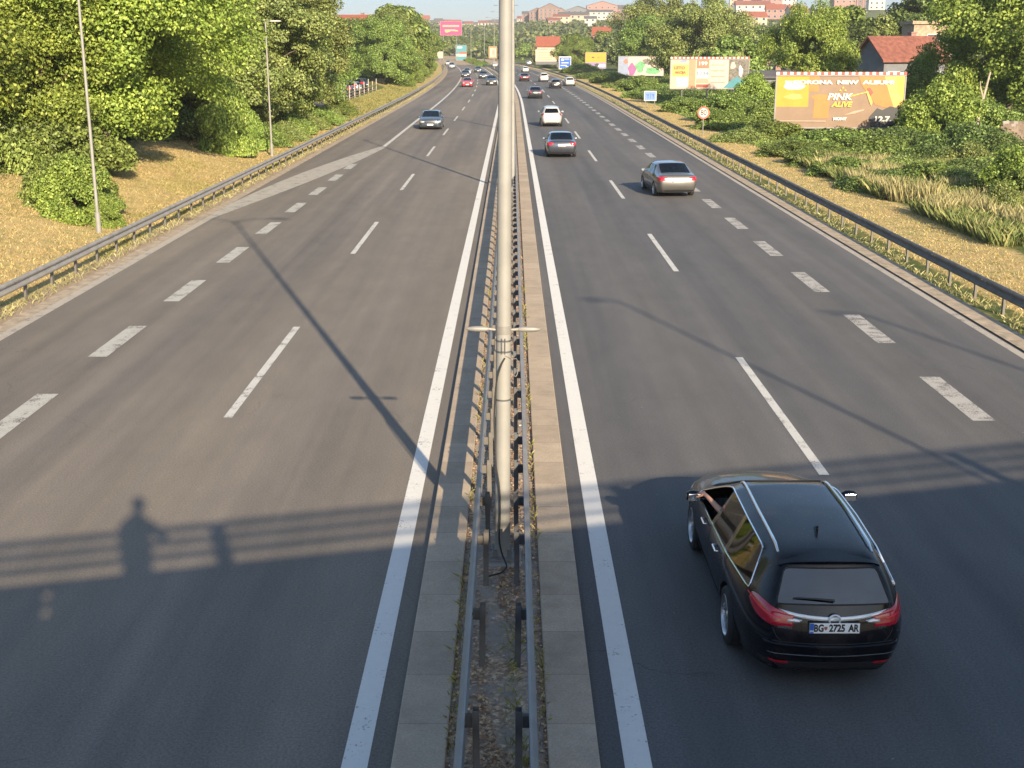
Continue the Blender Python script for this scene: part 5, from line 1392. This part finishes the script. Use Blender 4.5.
def put_tree(key,x,y,s,label,group,rz=None,sz=None,name='tree',z=None):
    cm,tm=TREES[key]; t=empty(name,(x,y,terr(x,y)-.05 if z is None else z),random.uniform(0,6.28) if rz is None else rz,label,'tree',group)
    t.scale=(s,s,sz or s); link('crown',cm,None,t); link('trunk',tm,None,t); return t
NUM=['first','second','third','fourth','fifth','sixth','seventh','eighth','ninth','tenth','eleventh','twelfth','thirteenth','fourteenth','fifteenth','sixteenth','seventeenth','eighteenth','nineteenth','twentieth']+['twenty '+w for w in ['first','second','third','fourth','fifth','sixth','seventh','eighth','ninth']]+['thirtieth']
# nearest sunny trees at the left edge
put_tree('maple_a',-19.6,61,1.05,'broad sunny yellow green tree overhanging the near left grass bank','trees on the left bank',1.0)
put_tree('maple_b',-26.2,54,1.05,'yellow green tree at the left picture edge behind the near bush','trees on the left bank',2.2)
put_tree('maple_b',-23.6,66,1.1,'tall yellow green tree directly behind the broad overhanging one','trees on the left bank',4.2)
put_tree('maple_a',-29.5,68,1.2,'yellow green tree at the back left corner of the bank','trees on the left bank',3.0)
put_tree('maple_b',-23.5,80,1.0,'yellow green tree behind the vine covered bush left of the second lamp','trees on the left bank',5.5)
put_tree('maple_b',-22.2,59,.8,'low crowned yellow green tree behind the lamp bush','trees on the left bank',5.0)
put_tree('maple_b',-35,62,1.2,'leftmost tree of the near bank, mostly out of view','trees on the left bank',.3)
ll=[('locust_a',-18.9,83,1.0),('locust_c',-17.9,92,1.05),('locust_b',-18.0,99,1.0),('locust_a',-18.0,106,1.05),('locust_c',-18.6,113,1.08),('locust_b',-19.0,120,1.0),('locust_c',-23,96,1.15),('locust_a',-23.5,108,1.15),('locust_b',-25,88,1.2),('dark_a',-27,80,1.1),('locust_a',-24.5,122,1.1),('locust_c',-27.5,132,1.0),('dark_a',-30,112,1.1)]
for i,(k,x,y,s) in enumerate(ll): put_tree(k,x,y,s,f'{NUM[i]} tree of the grey green wall of trees behind the second lamp','grey green trees behind the second lamp')
i=0
for y in range(138,200,9):
    put_tree(('locust_c','locust_b','locust_a')[i%3],-27.5+random.uniform(-1,1),y,.92,f'{NUM[i]} tree from the viewer standing behind the parked cars','trees behind the parked cars',z=.3); i+=1
i=0
for y in list(range(198,330,11))+list(range(335,470,15)):
    o=-20.0+random.uniform(-1,1)
    put_tree(('locust_b','locust_a','far_b','locust_c')[i%4],o-shift(y),y,(1.12 if y<330 else .92),f'{NUM[i]} tree from the viewer in the row beyond the parked cars','tree row beyond the parked cars'); i+=1
i=0
for y in range(150,420,24):
    put_tree(('far_b','dark_a')[i%2],-35-shift(y)+random.uniform(-3,3),y,1.0,f'{NUM[i]} tree of the rear left row above the roadside trees','rear left tree row'); i+=1
# right side
put_tree('walnut',at(812,122),122,.85,'round bright green tree just behind the big orange billboard','trees on the right side',1.0,sz=1.13)
put_tree('big_a',at(700,205),205,1.05,'large olive tree rising above the peach billboard','trees on the right side',.5)
put_tree('locust_b',at(668,243),243,.95,'tree whose branches hang over the right part of the graffiti billboard','trees on the right side',z=2.2)
put_tree('big_b',at(645,254),254,1.0,'large green tree left of the olive one above the graffiti billboard','trees on the right side',2.5)
put_tree('big_a',at(662,268),268,1.3,'tall tree behind the graffiti billboard trees with open top','trees on the right side',4.0)
put_tree('poplar',at(672,275),275,1.05,'slim tall poplar poking out above the large olive tree','trees on the right side')
put_tree('poplar',at(690,270),270,1.0,'second slim poplar right of the first above the olive tree','trees on the right side')
put_tree('far_b',at(735,190),190,.75,'smaller yellowish tree right of the peach billboard','trees on the right side')
put_tree('dark_a',at(628,335),335,.85,'dark tree left of the graffiti billboard','trees on the right side')
put_tree('locust_b',at(577,330),330,1.0,'green tree between the cream and the yellow billboards','trees on the right side')
put_tree('far_b',at(572,372),372,.9,'round tree above the large blue direction board','trees on the right side')
put_tree('walnut',at(1045,97),97,1.5,'big leafy tree at the upper right corner','trees on the right side',1.3)
put_tree('walnut',at(1006,112),112,1.3,'bright green tree right of the red tiled house','trees on the right side',2.0)
put_tree('poplar',at(878,185),185,.85,'slender tree behind the red tiled house','trees on the right side')
put_tree('dark_a',at(866,200),200,.9,'dark round tree left of the slender one behind the house','trees on the right side')
put_tree('dark_a',at(915,195),195,1.35,'very dark tall tree behind the pale brick storey','trees on the right side')
put_tree('far_b',at(905,172),205,1.1,'tree filling the gap behind the pale brick storey','trees on the right side')
put_tree('far_c',at(563,428),428,.8,'round tree partly hiding the red roofed cottage from the right','trees on the right side')
put_tree('far_c',at(541,432),432,.62,'small tree at the left corner of the red roofed cottage','trees on the right side')
put_tree('far_c',at(549,424),424,.52,'smallest round tree right in front of the red roofed cottage','trees on the right side')
# bare leaning trunk
def bare():
    x,y=at(972,83),83; z=terr(x,y); t=empty('dead_tree',(x,y,z),0,'bare pale leaning trunk among the bushes at the right','dead tree')
    m=MB(); m.tube(smoothpts([(0,0,-.3),(.15,0,1.5),(.45,.1,3.2),(.75,.1,4.9)],4),[.16-.009*k for k in range(13)],9)
    m.build('trunk',M['bare_wood'],t,True)
    m=MB(); m.tube([(.45,.1,3.2),(.2,.1,3.9),(.15,.1,4.3)],[.06,.04,.02],6); m.build('broken_branch',M['bare_wood'],t,True)
bare()
# bushes
def bush_kind(key,seed,Rr,h,K,n,leaf,mat):
    rng=np.random.default_rng(seed); c=[]
    while len(c)<K:
        d=rng.normal(size=3); d/=np.linalg.norm(d); d[2]=abs(d[2]); f=rng.uniform(.35,1)**.5
        c.append([d[0]*Rr*f*rng.uniform(.8,1.15),d[1]*Rr*f*rng.uniform(.8,1.15),d[2]*h*f*.86])
    c=np.array(c); P,Nn=clump_cloud(rng,c,rng.uniform(.6,1.3,K)*Rr*.275,n); P[:,2]=np.maximum(P[:,2],.03)
    me=leaves_mesh('foliage',P,Nn,leaf,rng,M[mat]); rr=random.Random(seed); m=MB()
    for k in range(7):
        q=c[rr.randrange(K)]; m.tube([(0,0,-.1),(q[0]*.4,q[1]*.4,q[2]*.5),tuple(q*.85)],[.03,.022,.008],5)
    sm=m.mesh('stem'); sm.materials.append(M['bark']); TREES[key]=(me,sm)
bush_kind('bush_a',81,2.0,2.6,46,34000,.115,'leaf_bright')
bush_kind('bush_b',82,2.4,2.2,50,32000,.13,'leaf_mid')
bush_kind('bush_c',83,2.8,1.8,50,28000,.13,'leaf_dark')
bush_kind('bush_d',84,2.2,1.6,46,26000,.12,'leaf_olive')
def put_bush(key,x,y,s,sz,label,group,z=None):
    cm,tm=TREES[key]; t=empty('bush',(x,y,terr(x,y)-.05 if z is None else z),random.uniform(0,6.28),label,'bush',group); t.scale=(s,s,sz); link('foliage',cm,None,t); link('stem',tm,None,t)
G='bushes on the left bank'
put_bush('bush_b',-17.6,49.5,.75,1.05,'leafy bush just behind the lamp foot bush on the near left bank','bushes on the left bank')
put_bush('bush_a',-16.8,47.8,.80,.95,'bright green bush around the foot of the nearest roadside lamp',G)
put_bush('bush_a',-15.4,47.0,.38,.50,'small low sprout bush right of the nearest roadside lamp foot',G)
put_bush('bush_b',-20.8,57.5,1.15,1.3,'leafy bush filling the space below the left edge trees',G)
put_bush('bush_b',-23.0,57,1.1,1.6,'tall bush at the left picture edge under the trees',G)
put_bush('bush_b',-26.5,57.5,1.1,1.5,'bush at the far left edge on top of the straw bank',G)
put_bush('bush_a',-17.2,76,.85,1.75,'tall bright vine covered bush left of the second lamp',G)
put_bush('bush_a',-16.9,80.5,.6,1.0,'low vine bush touching the second lamp',G)
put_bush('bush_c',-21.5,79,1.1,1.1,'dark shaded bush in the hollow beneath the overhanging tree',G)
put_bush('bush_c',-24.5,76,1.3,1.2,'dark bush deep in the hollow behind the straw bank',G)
for k,y in enumerate(range(84,126,6)): put_bush(('bush_b','bush_d')[k%2],-16.3+random.uniform(-.4,.3),y,.65,.75,f'{NUM[k]} low bush along the guardrail behind the second lamp','low bushes along the left guardrail')
for k,y in enumerate(range(200,420,15)): put_bush(('bush_b','bush_a')[k%2],-17.2-shift(y),y,.9,1.0,f'{NUM[k]} bush at the foot of the far left tree row','bushes below the far left trees')
G='bushes right of the guardrail'
put_bush('bush_a',at(915,126),126,1.9,2.3,'tall bush hiding the front of the red tiled house','bushes right of the guardrail')
put_bush('bush_a',at(950,99),99,1.6,2.1,'tall bush under the bright tree right of the red tiled house','bushes right of the guardrail')
rb=[ # pixel x, D, kind, scale, zscale, label
 (1014,54,'bush_a',1.0,.95,'bright large leaved bush at the right picture edge near the grey sheet'),
 (1003,50,'bush_d',.5,.75,'feathery bush beside the straw at the right edge'),
 (1034,52,'bush_b',.8,.9,'dark green bush cut by the right picture edge'),
 (940,84,'bush_a',1.5,1.6,'large rounded bright bush right of the orange billboard'),
 (915,90,'bush_a',1.1,1.25,'bright bush touching the right side of the orange billboard'),
 (985,86,'bush_b',1.3,1.5,'bush below the leaning bare trunk'),
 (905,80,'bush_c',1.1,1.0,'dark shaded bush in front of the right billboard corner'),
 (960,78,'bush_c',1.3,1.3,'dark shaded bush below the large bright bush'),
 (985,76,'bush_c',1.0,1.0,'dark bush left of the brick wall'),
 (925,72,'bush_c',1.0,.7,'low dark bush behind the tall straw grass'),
 (965,70,'bush_d',.9,.8,'grey green bush behind the tall grass before the wall'),
 (870,76,'bush_b',1.2,.7,'low spreading bush below the orange billboard centre'),
 (830,82,'bush_b',1.2,.7,'low spreading bush below the left half of the orange billboard'),
 (860,70,'bush_d',1.0,.6,'low bush with pale leaves in front of the orange billboard'),
 (800,95,'bush_c',1.3,.8,'dark low bush beneath the left billboard leg'),
 (845,92,'bush_c',1.3,.6,'dark low bush beneath the middle billboard leg'),
 (755,118,'bush_a',1.25,1.5,'rounded bright bush between the peach and orange billboards'),
 (735,112,'bush_b',1.3,1.2,'wide bush right of the speed sign'),
 (765,108,'bush_b',1.3,1.0,'bush left of the orange billboard edge'),
 (778,125,'bush_a',1.1,1.3,'bush under the round bright green tree'),
 (722,104,'bush_b',1.0,.7,'low bush just right of the speed sign pole'),
 (775,92,'bush_b',1.2,.65,'low bush in the ground cover below the orange billboard'),
 (745,90,'bush_d',1.0,.5,'low pale bush in front of the speed sign bushes'),
 (690,130,'bush_b',1.2,.7,'bush under the peach billboard left of the speed sign'),
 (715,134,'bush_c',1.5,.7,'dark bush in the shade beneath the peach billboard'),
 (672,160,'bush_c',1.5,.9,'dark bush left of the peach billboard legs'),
 (655,165,'bush_b',1.4,.9,'bush behind the small faded blue board'),
 (640,190,'bush_b',1.5,1.1,'bush below the right half of the graffiti billboard'),
 (625,205,'bush_d',1.4,.8,'olive bush below the graffiti billboard'),
 (610,230,'bush_b',1.5,.9,'bush at the left foot of the graffiti billboard'),
 (598,262,'bush_c',1.7,.9,'dark bush before the yellow and lilac billboard'),
 (590,300,'bush_d',1.7,.9,'greyish bush below the yellow and lilac billboard'),
 (580,310,'bush_b',1.8,1.1,'bush right of the large blue direction board'),
 (545,385,'bush_d',1.5,.6,'low straw coloured bush under the cream billboard'),
]
rb+=[(880,60,'bush_c',.8,.55,'low dark weed bush among the tall grass near the straw strip'),(900,66,'bush_d',1.0,.6,'low grey green bush amid the tall grass'),(930,60,'bush_b',.9,.65,'low leafy bush amid the tall grass'),(850,66,'bush_b',.9,.5,'small low bush at the edge of the straw strip'),(960,58,'bush_d',.8,.7,'feathery weed bush before the brick wall'),(985,54,'bush_d',.7,.7,'feathery weed bush left of the bright edge bush'),(825,72,'bush_b',1.0,.5,'low green bush at the edge of the straw strip'),(800,78,'bush_b',1.1,.5,'low green bush in front of the orange billboard left edge'),(962,64,'bush_c',1.0,.7,'dark low bush behind the feathery weeds'),(915,56,'bush_d',.7,.5,'small olive weed bush close to the straw strip')]
for (xp,D,k,s,sz,lab) in rb: put_bush(k,at(xp,D),D,s,sz*(1.12 if 88<D<135 and not 775<xp<930 else 1),lab,G)
# median shrubs at the far bend
for k,y in enumerate(range(400,520,12)): put_bush('bush_b',-.1-shift(y),y,.8,.8,f'{NUM[k]} clipped shrub in the widening median at the far bend','median shrubs at the far bend')
# ground cover on the right
def ground_cover():
    rng=np.random.default_rng(5); n=230000
    D=60+(rng.random(n)**1.35)*252; off=16.6+rng.random(n)**1.1*34*(.4+.6*np.minimum(1,D/120)); 
    xs=np.array([o-shift(d) for o,d in zip(off,D)])
    zz=np.array([terr(x,y) for x,y in zip(xs,D)])
    mound=.45*(np.sin(xs*.9+D*.35)+np.sin(xs*.33-D*.61+2)+np.sin(D*.9+1.3+xs*.2))*.5+.55
    mound*=np.clip((off-16.5)/3,.1,1); mound*=np.where((off>25.5)&(off<38)&(D<84),.25,1.0)
    z=zz+np.maximum(.03,mound)*rng.random(n)**.35
    P=np.stack([xs,D,z],1); Nn=np.tile([0,-.25,1.0],(n,1))
    me=leaves_mesh('ground_cover',P,Nn,.17,rng,M['leaf_mid']); o=link('ground_cover',me); tag(o,'tangled low creeper covering the ground right of the straw strip','ground cover',kind='stuff')
ground_cover()
def blades(name,label,spots,n,h,w,mat,seed,lean=.35):
    """spots: fn(rng,n)->x,y arrays"""
    rng=np.random.default_rng(seed); x,y=spots(rng,n); n=len(x)
    z=np.array([terr(a,b) for a,b in zip(x,y)])
    hh=h*(.45+.75*rng.random(n)); a=rng.random(n)*6.283; ln=rng.normal(size=(n,2))*lean*hh[:,None]
    ww=w*(.7+.6*rng.random(n))
    V=np.empty((n,4,3)); dx=np.cos(a)*ww/2; dy=np.sin(a)*ww/2
    V[:,0]=np.stack([x-dx,y-dy,z-.03],1); V[:,1]=np.stack([x+dx,y+dy,z-.03],1)
    V[:,2]=np.stack([x+ln[:,0]*.45+dx*.8,y+ln[:,1]*.45+dy*.8,z+hh*.62],1); V[:,3]=np.stack([x+ln[:,0],y+ln[:,1],z+hh*.97],1)
    me=bpy.data.meshes.new(name); me.vertices.add(n*4); me.vertices.foreach_set('co',V.reshape(-1,3).astype(np.float32).ravel()); me.loops.add(n*4); me.loops.foreach_set('vertex_index',np.arange(n*4,dtype=np.int32))
    me.polygons.add(n); me.polygons.foreach_set('loop_start',np.arange(0,n*4,4,dtype=np.int32)); me.polygons.foreach_set('loop_total',np.full(n,4,dtype=np.int32)); me.update(calc_edges=True)
    o=link(name,me,M[mat]); return tag(o,label,'grass',kind='stuff')
def patchy(x,y,s=1.0): return (np.sin(x*1.7*s+y*.9*s)+np.sin(x*.6*s-y*1.3*s+1)+np.sin(y*.45*s+x*2.3*s))/3
def sp_tall(rng,n):
    y=44+rng.random(n)*28; t=rng.random(n); x=16.6+t*4.2; m=patchy(x,y,.8)>.0; return x[m],y[m]
def sp_tall2(rng,n):
    y=42+rng.random(n)*36; x=16.4+rng.random(n)*9; m=patchy(x+3,y,.6)>-.25; return x[m],y[m]
blades('tall_grass','tall straw coloured weeds at the edge of the right bushes',sp_tall,30000,.85,.008,'grass_straw',1,.2)
blades('tall_grass','tall green weeds mixed into the straw on the right',sp_tall2,90000,.62,.011,'grass_weed',2,.35)
def sp_l(rng,n):
    y=30+rng.random(n)**1.3*100; x=-13.5-rng.random(n)*8.5; return x,y
blades('dry_grass','short dry yellow grass on the left bank',sp_l,90000,.08,.016,'grass_dry',3,.6)
def sp_lg(rng,n):
    y=30+rng.random(n)*90; x=-13.2-rng.random(n)**1.5*7; m=patchy(x,y,.5)>.25; return x[m],y[m]
blades('green_grass','green patches in the dry grass of the left bank',sp_lg,60000,.10,.018,'grass_green',4,.6)
def sp_lr(rng,n):
    y=24+rng.random(n)**1.4*200; x=-12.95+rng.normal(size=n)*.16; return x-np.array([shift(v) for v in y]),y
blades('verge_grass','yellow green tufts growing under the left guardrail',sp_lr,8000,.13,.012,'grass_straw',5,.6)
def sp_rr(rng,n):
    y=26+rng.random(n)**1.4*220; x=12.35+rng.normal(size=n)*.22; m=patchy(x*2,y,.8)>-.4; return (x-np.array([shift(v) for v in y]))[m],y[m]
blades('verge_grass','patchy tufts growing under the right guardrail',sp_rr,8000,.12,.012,'grass_straw',6,.7)
def sp_rs(rng,n):
    y=28+rng.random(n)**1.4*200; x=12.9+rng.random(n)*3.6; return x-np.array([shift(v) for v in y]),y
blades('dry_grass','short straw along the strip behind the right guardrail',sp_rs,60000,.06,.016,'grass_dry',7,.7)
def sp_pk(rng,n):
    y=118+rng.random(n)*85; x=-13.6-rng.random(n)*5.6; return x,y
blades('green_grass','yellow green grass strip in front of the parked cars',sp_pk,40000,.28,.06,'grass_green',8,.5)
# litter and weeds on the median
def median_litter():
    rng=np.random.default_rng(9); n=17000
    y=9+rng.random(n)**1.8*60; x=-.14+rng.normal(size=n)*.27; x=np.clip(x,-.61,.33); m=(patchy(x*3,y*1.0)>-.25)|(np.abs(x+.14)>.35); x,y=x[m],y[m]
    P=np.stack([x,y,np.full(len(x),.062)+rng.random(len(x))*.012],1); me=leaves_mesh('leaf_litter',P,np.tile([0,0,3.0],(len(x),1)),.042,rng,M['litter'],.6); 
    tag(link('leaf_litter',me),'dry brown leaves and crumbs scattered on the median gravel','leaf litter',kind='stuff')
    def sp(rng,n):
        y=8+rng.random(n)**1.5*26; s=rng.integers(0,2,n); x=np.where(s==0,-.60,.32)+rng.normal(size=n)*.018; m=patchy(x*0+s*3,y,1.3)>.12
        xx,yy=x[m],y[m]; k=rng.random(900)*1; y2=9+k*6; x2=.12+rng.normal(size=900)*.09; q=patchy(x2*3,y2,1.5)>.0; return np.concatenate([xx,x2[q]]),np.concatenate([yy,y2[q]])
    rr=blades('weeds','small green weeds along the median kerb joints',sp,1300,.07,.006,'grass_green',10,.8); rr.location.z=.13
    m_=MB(); r2=random.Random(3)
    for k in range(46):
        yy=r2.uniform(9.5,22); xx=r2.uniform(-.5,.25); s=r2.uniform(.008,.028); m_.lathe([(0,-s*.5),(s,-s*.2),(s*.8,s*.4),(0,s*.6)],6,(xx,yy,.065))
    tag(m_.build('pebbles',M['w_white']),'pale pebbles and crumbs on the median','pebbles',kind='stuff')
median_litter()
# middle distance woods (each tree its own thing)
i=0
rr=random.Random(77)
mids=[]
for k in range(30): mids.append((440+k*9.6+rr.uniform(-4,4), rr.uniform(520,640)))
for k in range(26): mids.append((545+k*18+rr.uniform(-6,6), rr.uniform(330,500)))
for k in range(14): mids.append((430+k*6+rr.uniform(-2,2), rr.uniform(640,760)))
def words_n(n): return NUM[n] if n<len(NUM) else (['thirty','forty','fifty','sixty','seventy'][(n+1)//10-3]+' '+(NUM[(n+1)%10-1] if (n+1)%10 else 'zeroth')).replace(' zeroth','ieth')
for (xp,D) in sorted(mids):
    x=at(xp,D)
    if abs(x+shift(D))<13 and D<700: continue
    if D<520 and x+shift(D)<16: continue
    s=rr.uniform(.75,1.15)
    put_tree(('far_a','far_b','far_c','dark_a','far_a')[i%5],x,D,s*(.95 if D<520 else .85),f'{words_n(i)} tree from the left in the wood at the end of the road','wood at the end of the road'); i+=1
# far hillside wood: one mass nobody could count
def far_wood():
    rng=np.random.default_rng(15); P=[];Nn=[]
    cnt=0
    while cnt<2300:
        xp=rng.uniform(380,1030); D=640+rng.random()**.9*1000; x=at(xp,D); 
        h=rng.uniform(4,9); r=rng.uniform(3,6.5)
        if D>1180 and rng.random()<.5: continue
        if D>1150: h*=.55
        if D>950 and 520<xp<635: 
            if rng.random()<.5: continue
            h*=.6
        if D>690 and 722<xp<900:
            if rng.random()<.82: continue
            h*=.6
        if abs(x+shift(min(D,760)))<14 and D<760: continue
        # keep clearings for the buildings
        if D>950 and rng.random()<.25: continue
        z=terr(x,D)-.5; m=55; d=rng.normal(size=(m,3)); d/=np.linalg.norm(d,axis=1)[:,None]; d[:,2]=np.abs(d[:,2])
        P.append(np.array([x,D,z])+d*np.array([r,r,h])*(rng.random((m,1))**.3)); Nn.append(d+[0,0,.3]); cnt+=1
    P=np.concatenate(P);Nn=np.concatenate(Nn)
    me=leaves_mesh('far_wood',P,Nn,2.3,rng,M['leaf_far'],.4,.8,.1); tag(link('far_wood',me),'hazy wood covering the distant hillside','wood',kind='stuff')
far_wood()

# ---------------------------------------------------------------- air, sky, light, camera
SUN_EL=20.8; d=Vector((-.31,.95,0)).normalized(); tosun=Vector((-d.x*math.cos(R(SUN_EL)),-d.y*math.cos(R(SUN_EL)),math.sin(R(SUN_EL))))
sl=bpy.data.lights.new('sun','SUN'); sl.energy=4.5; sl.angle=R(.55); sl.color=(1.0,.82,.57)
so=bpy.data.objects.new('sun',sl); C.objects.link(so); so.rotation_euler=tosun.to_track_quat('Z','Y').to_euler(); so.location=(30,-60,60)
w=bpy.data.worlds.new('World'); bpy.context.scene.world=w; w.use_nodes=True; nt=w.node_tree; bg=nt.nodes['Background']
sk=nt.nodes.new('ShaderNodeTexSky'); sk.sky_type='NISHITA'; sk.sun_disc=False; sk.sun_elevation=R(SUN_EL); sk.sun_rotation=math.atan2(tosun.x,tosun.y); sk.air_density=1.0; sk.dust_density=.8; sk.ozone_density=2.0; sk.altitude=100
nt.links.new(sk.outputs[0],bg.inputs['Color']); bg.inputs['Strength'].default_value=.105
geo=nt.nodes.new('ShaderNodeTexCoord'); sx=nt.nodes.new('ShaderNodeSeparateXYZ'); nt.links.new(geo.outputs['Generated'],sx.inputs[0])
nt.links.new(mix(nt,1.0,sk.outputs[0],ramp(nt,sx.outputs['Z'],[(0,(.295,.375,.56)),(.10,(.39,.49,.70)),(.4,(1.0,.96,.88))]),'MULTIPLY'),bg.inputs['Color'])
HAZE=True
if HAZE:
    m=MB(); m.box((0,1950,44),(4600,4100,102)); o=m.build('haze',None); me=o.data
    mt=bpy.data.materials.new('thin_haze'); mt.use_nodes=True; n2=mt.node_tree; n2.nodes.remove(n2.nodes['Principled BSDF']); v=n2.nodes.new('ShaderNodeVolumePrincipled'); v.inputs['Density'].default_value=.00017; v.inputs['Color'].default_value=(.86,.90,.95,1); v.inputs['Anisotropy'].default_value=.0
    n2.links.new(v.outputs[0],n2.nodes['Material Output'].inputs['Volume']); me.materials.append(mt); tag(o,'thin summer haze over the valley','haze',kind='stuff')
cam=bpy.data.cameras.new('cam'); co=bpy.data.objects.new('camera',cam); C.objects.link(co); bpy.context.scene.camera=co
cam.sensor_fit='HORIZONTAL'; cam.sensor_width=36; cam.lens=FOC/1024*36; cam.clip_start=.05; cam.clip_end=9000
co.location=(0,0,H_EYE); co.rotation_euler=(PI/2-PITCH,0,0)
sc=bpy.context.scene; sc.render.engine='CYCLES'; sc.view_settings.view_transform='Standard'; sc.view_settings.look='None'; sc.view_settings.exposure=1.3; sc.view_settings.gamma=1
sc.cycles.max_bounces=6; sc.cycles.diffuse_bounces=2; sc.cycles.glossy_bounces=3; sc.cycles.transmission_bounces=4; sc.cycles.transparent_max_bounces=12; sc.cycles.volume_bounces=0
sc.cycles.use_denoising=True
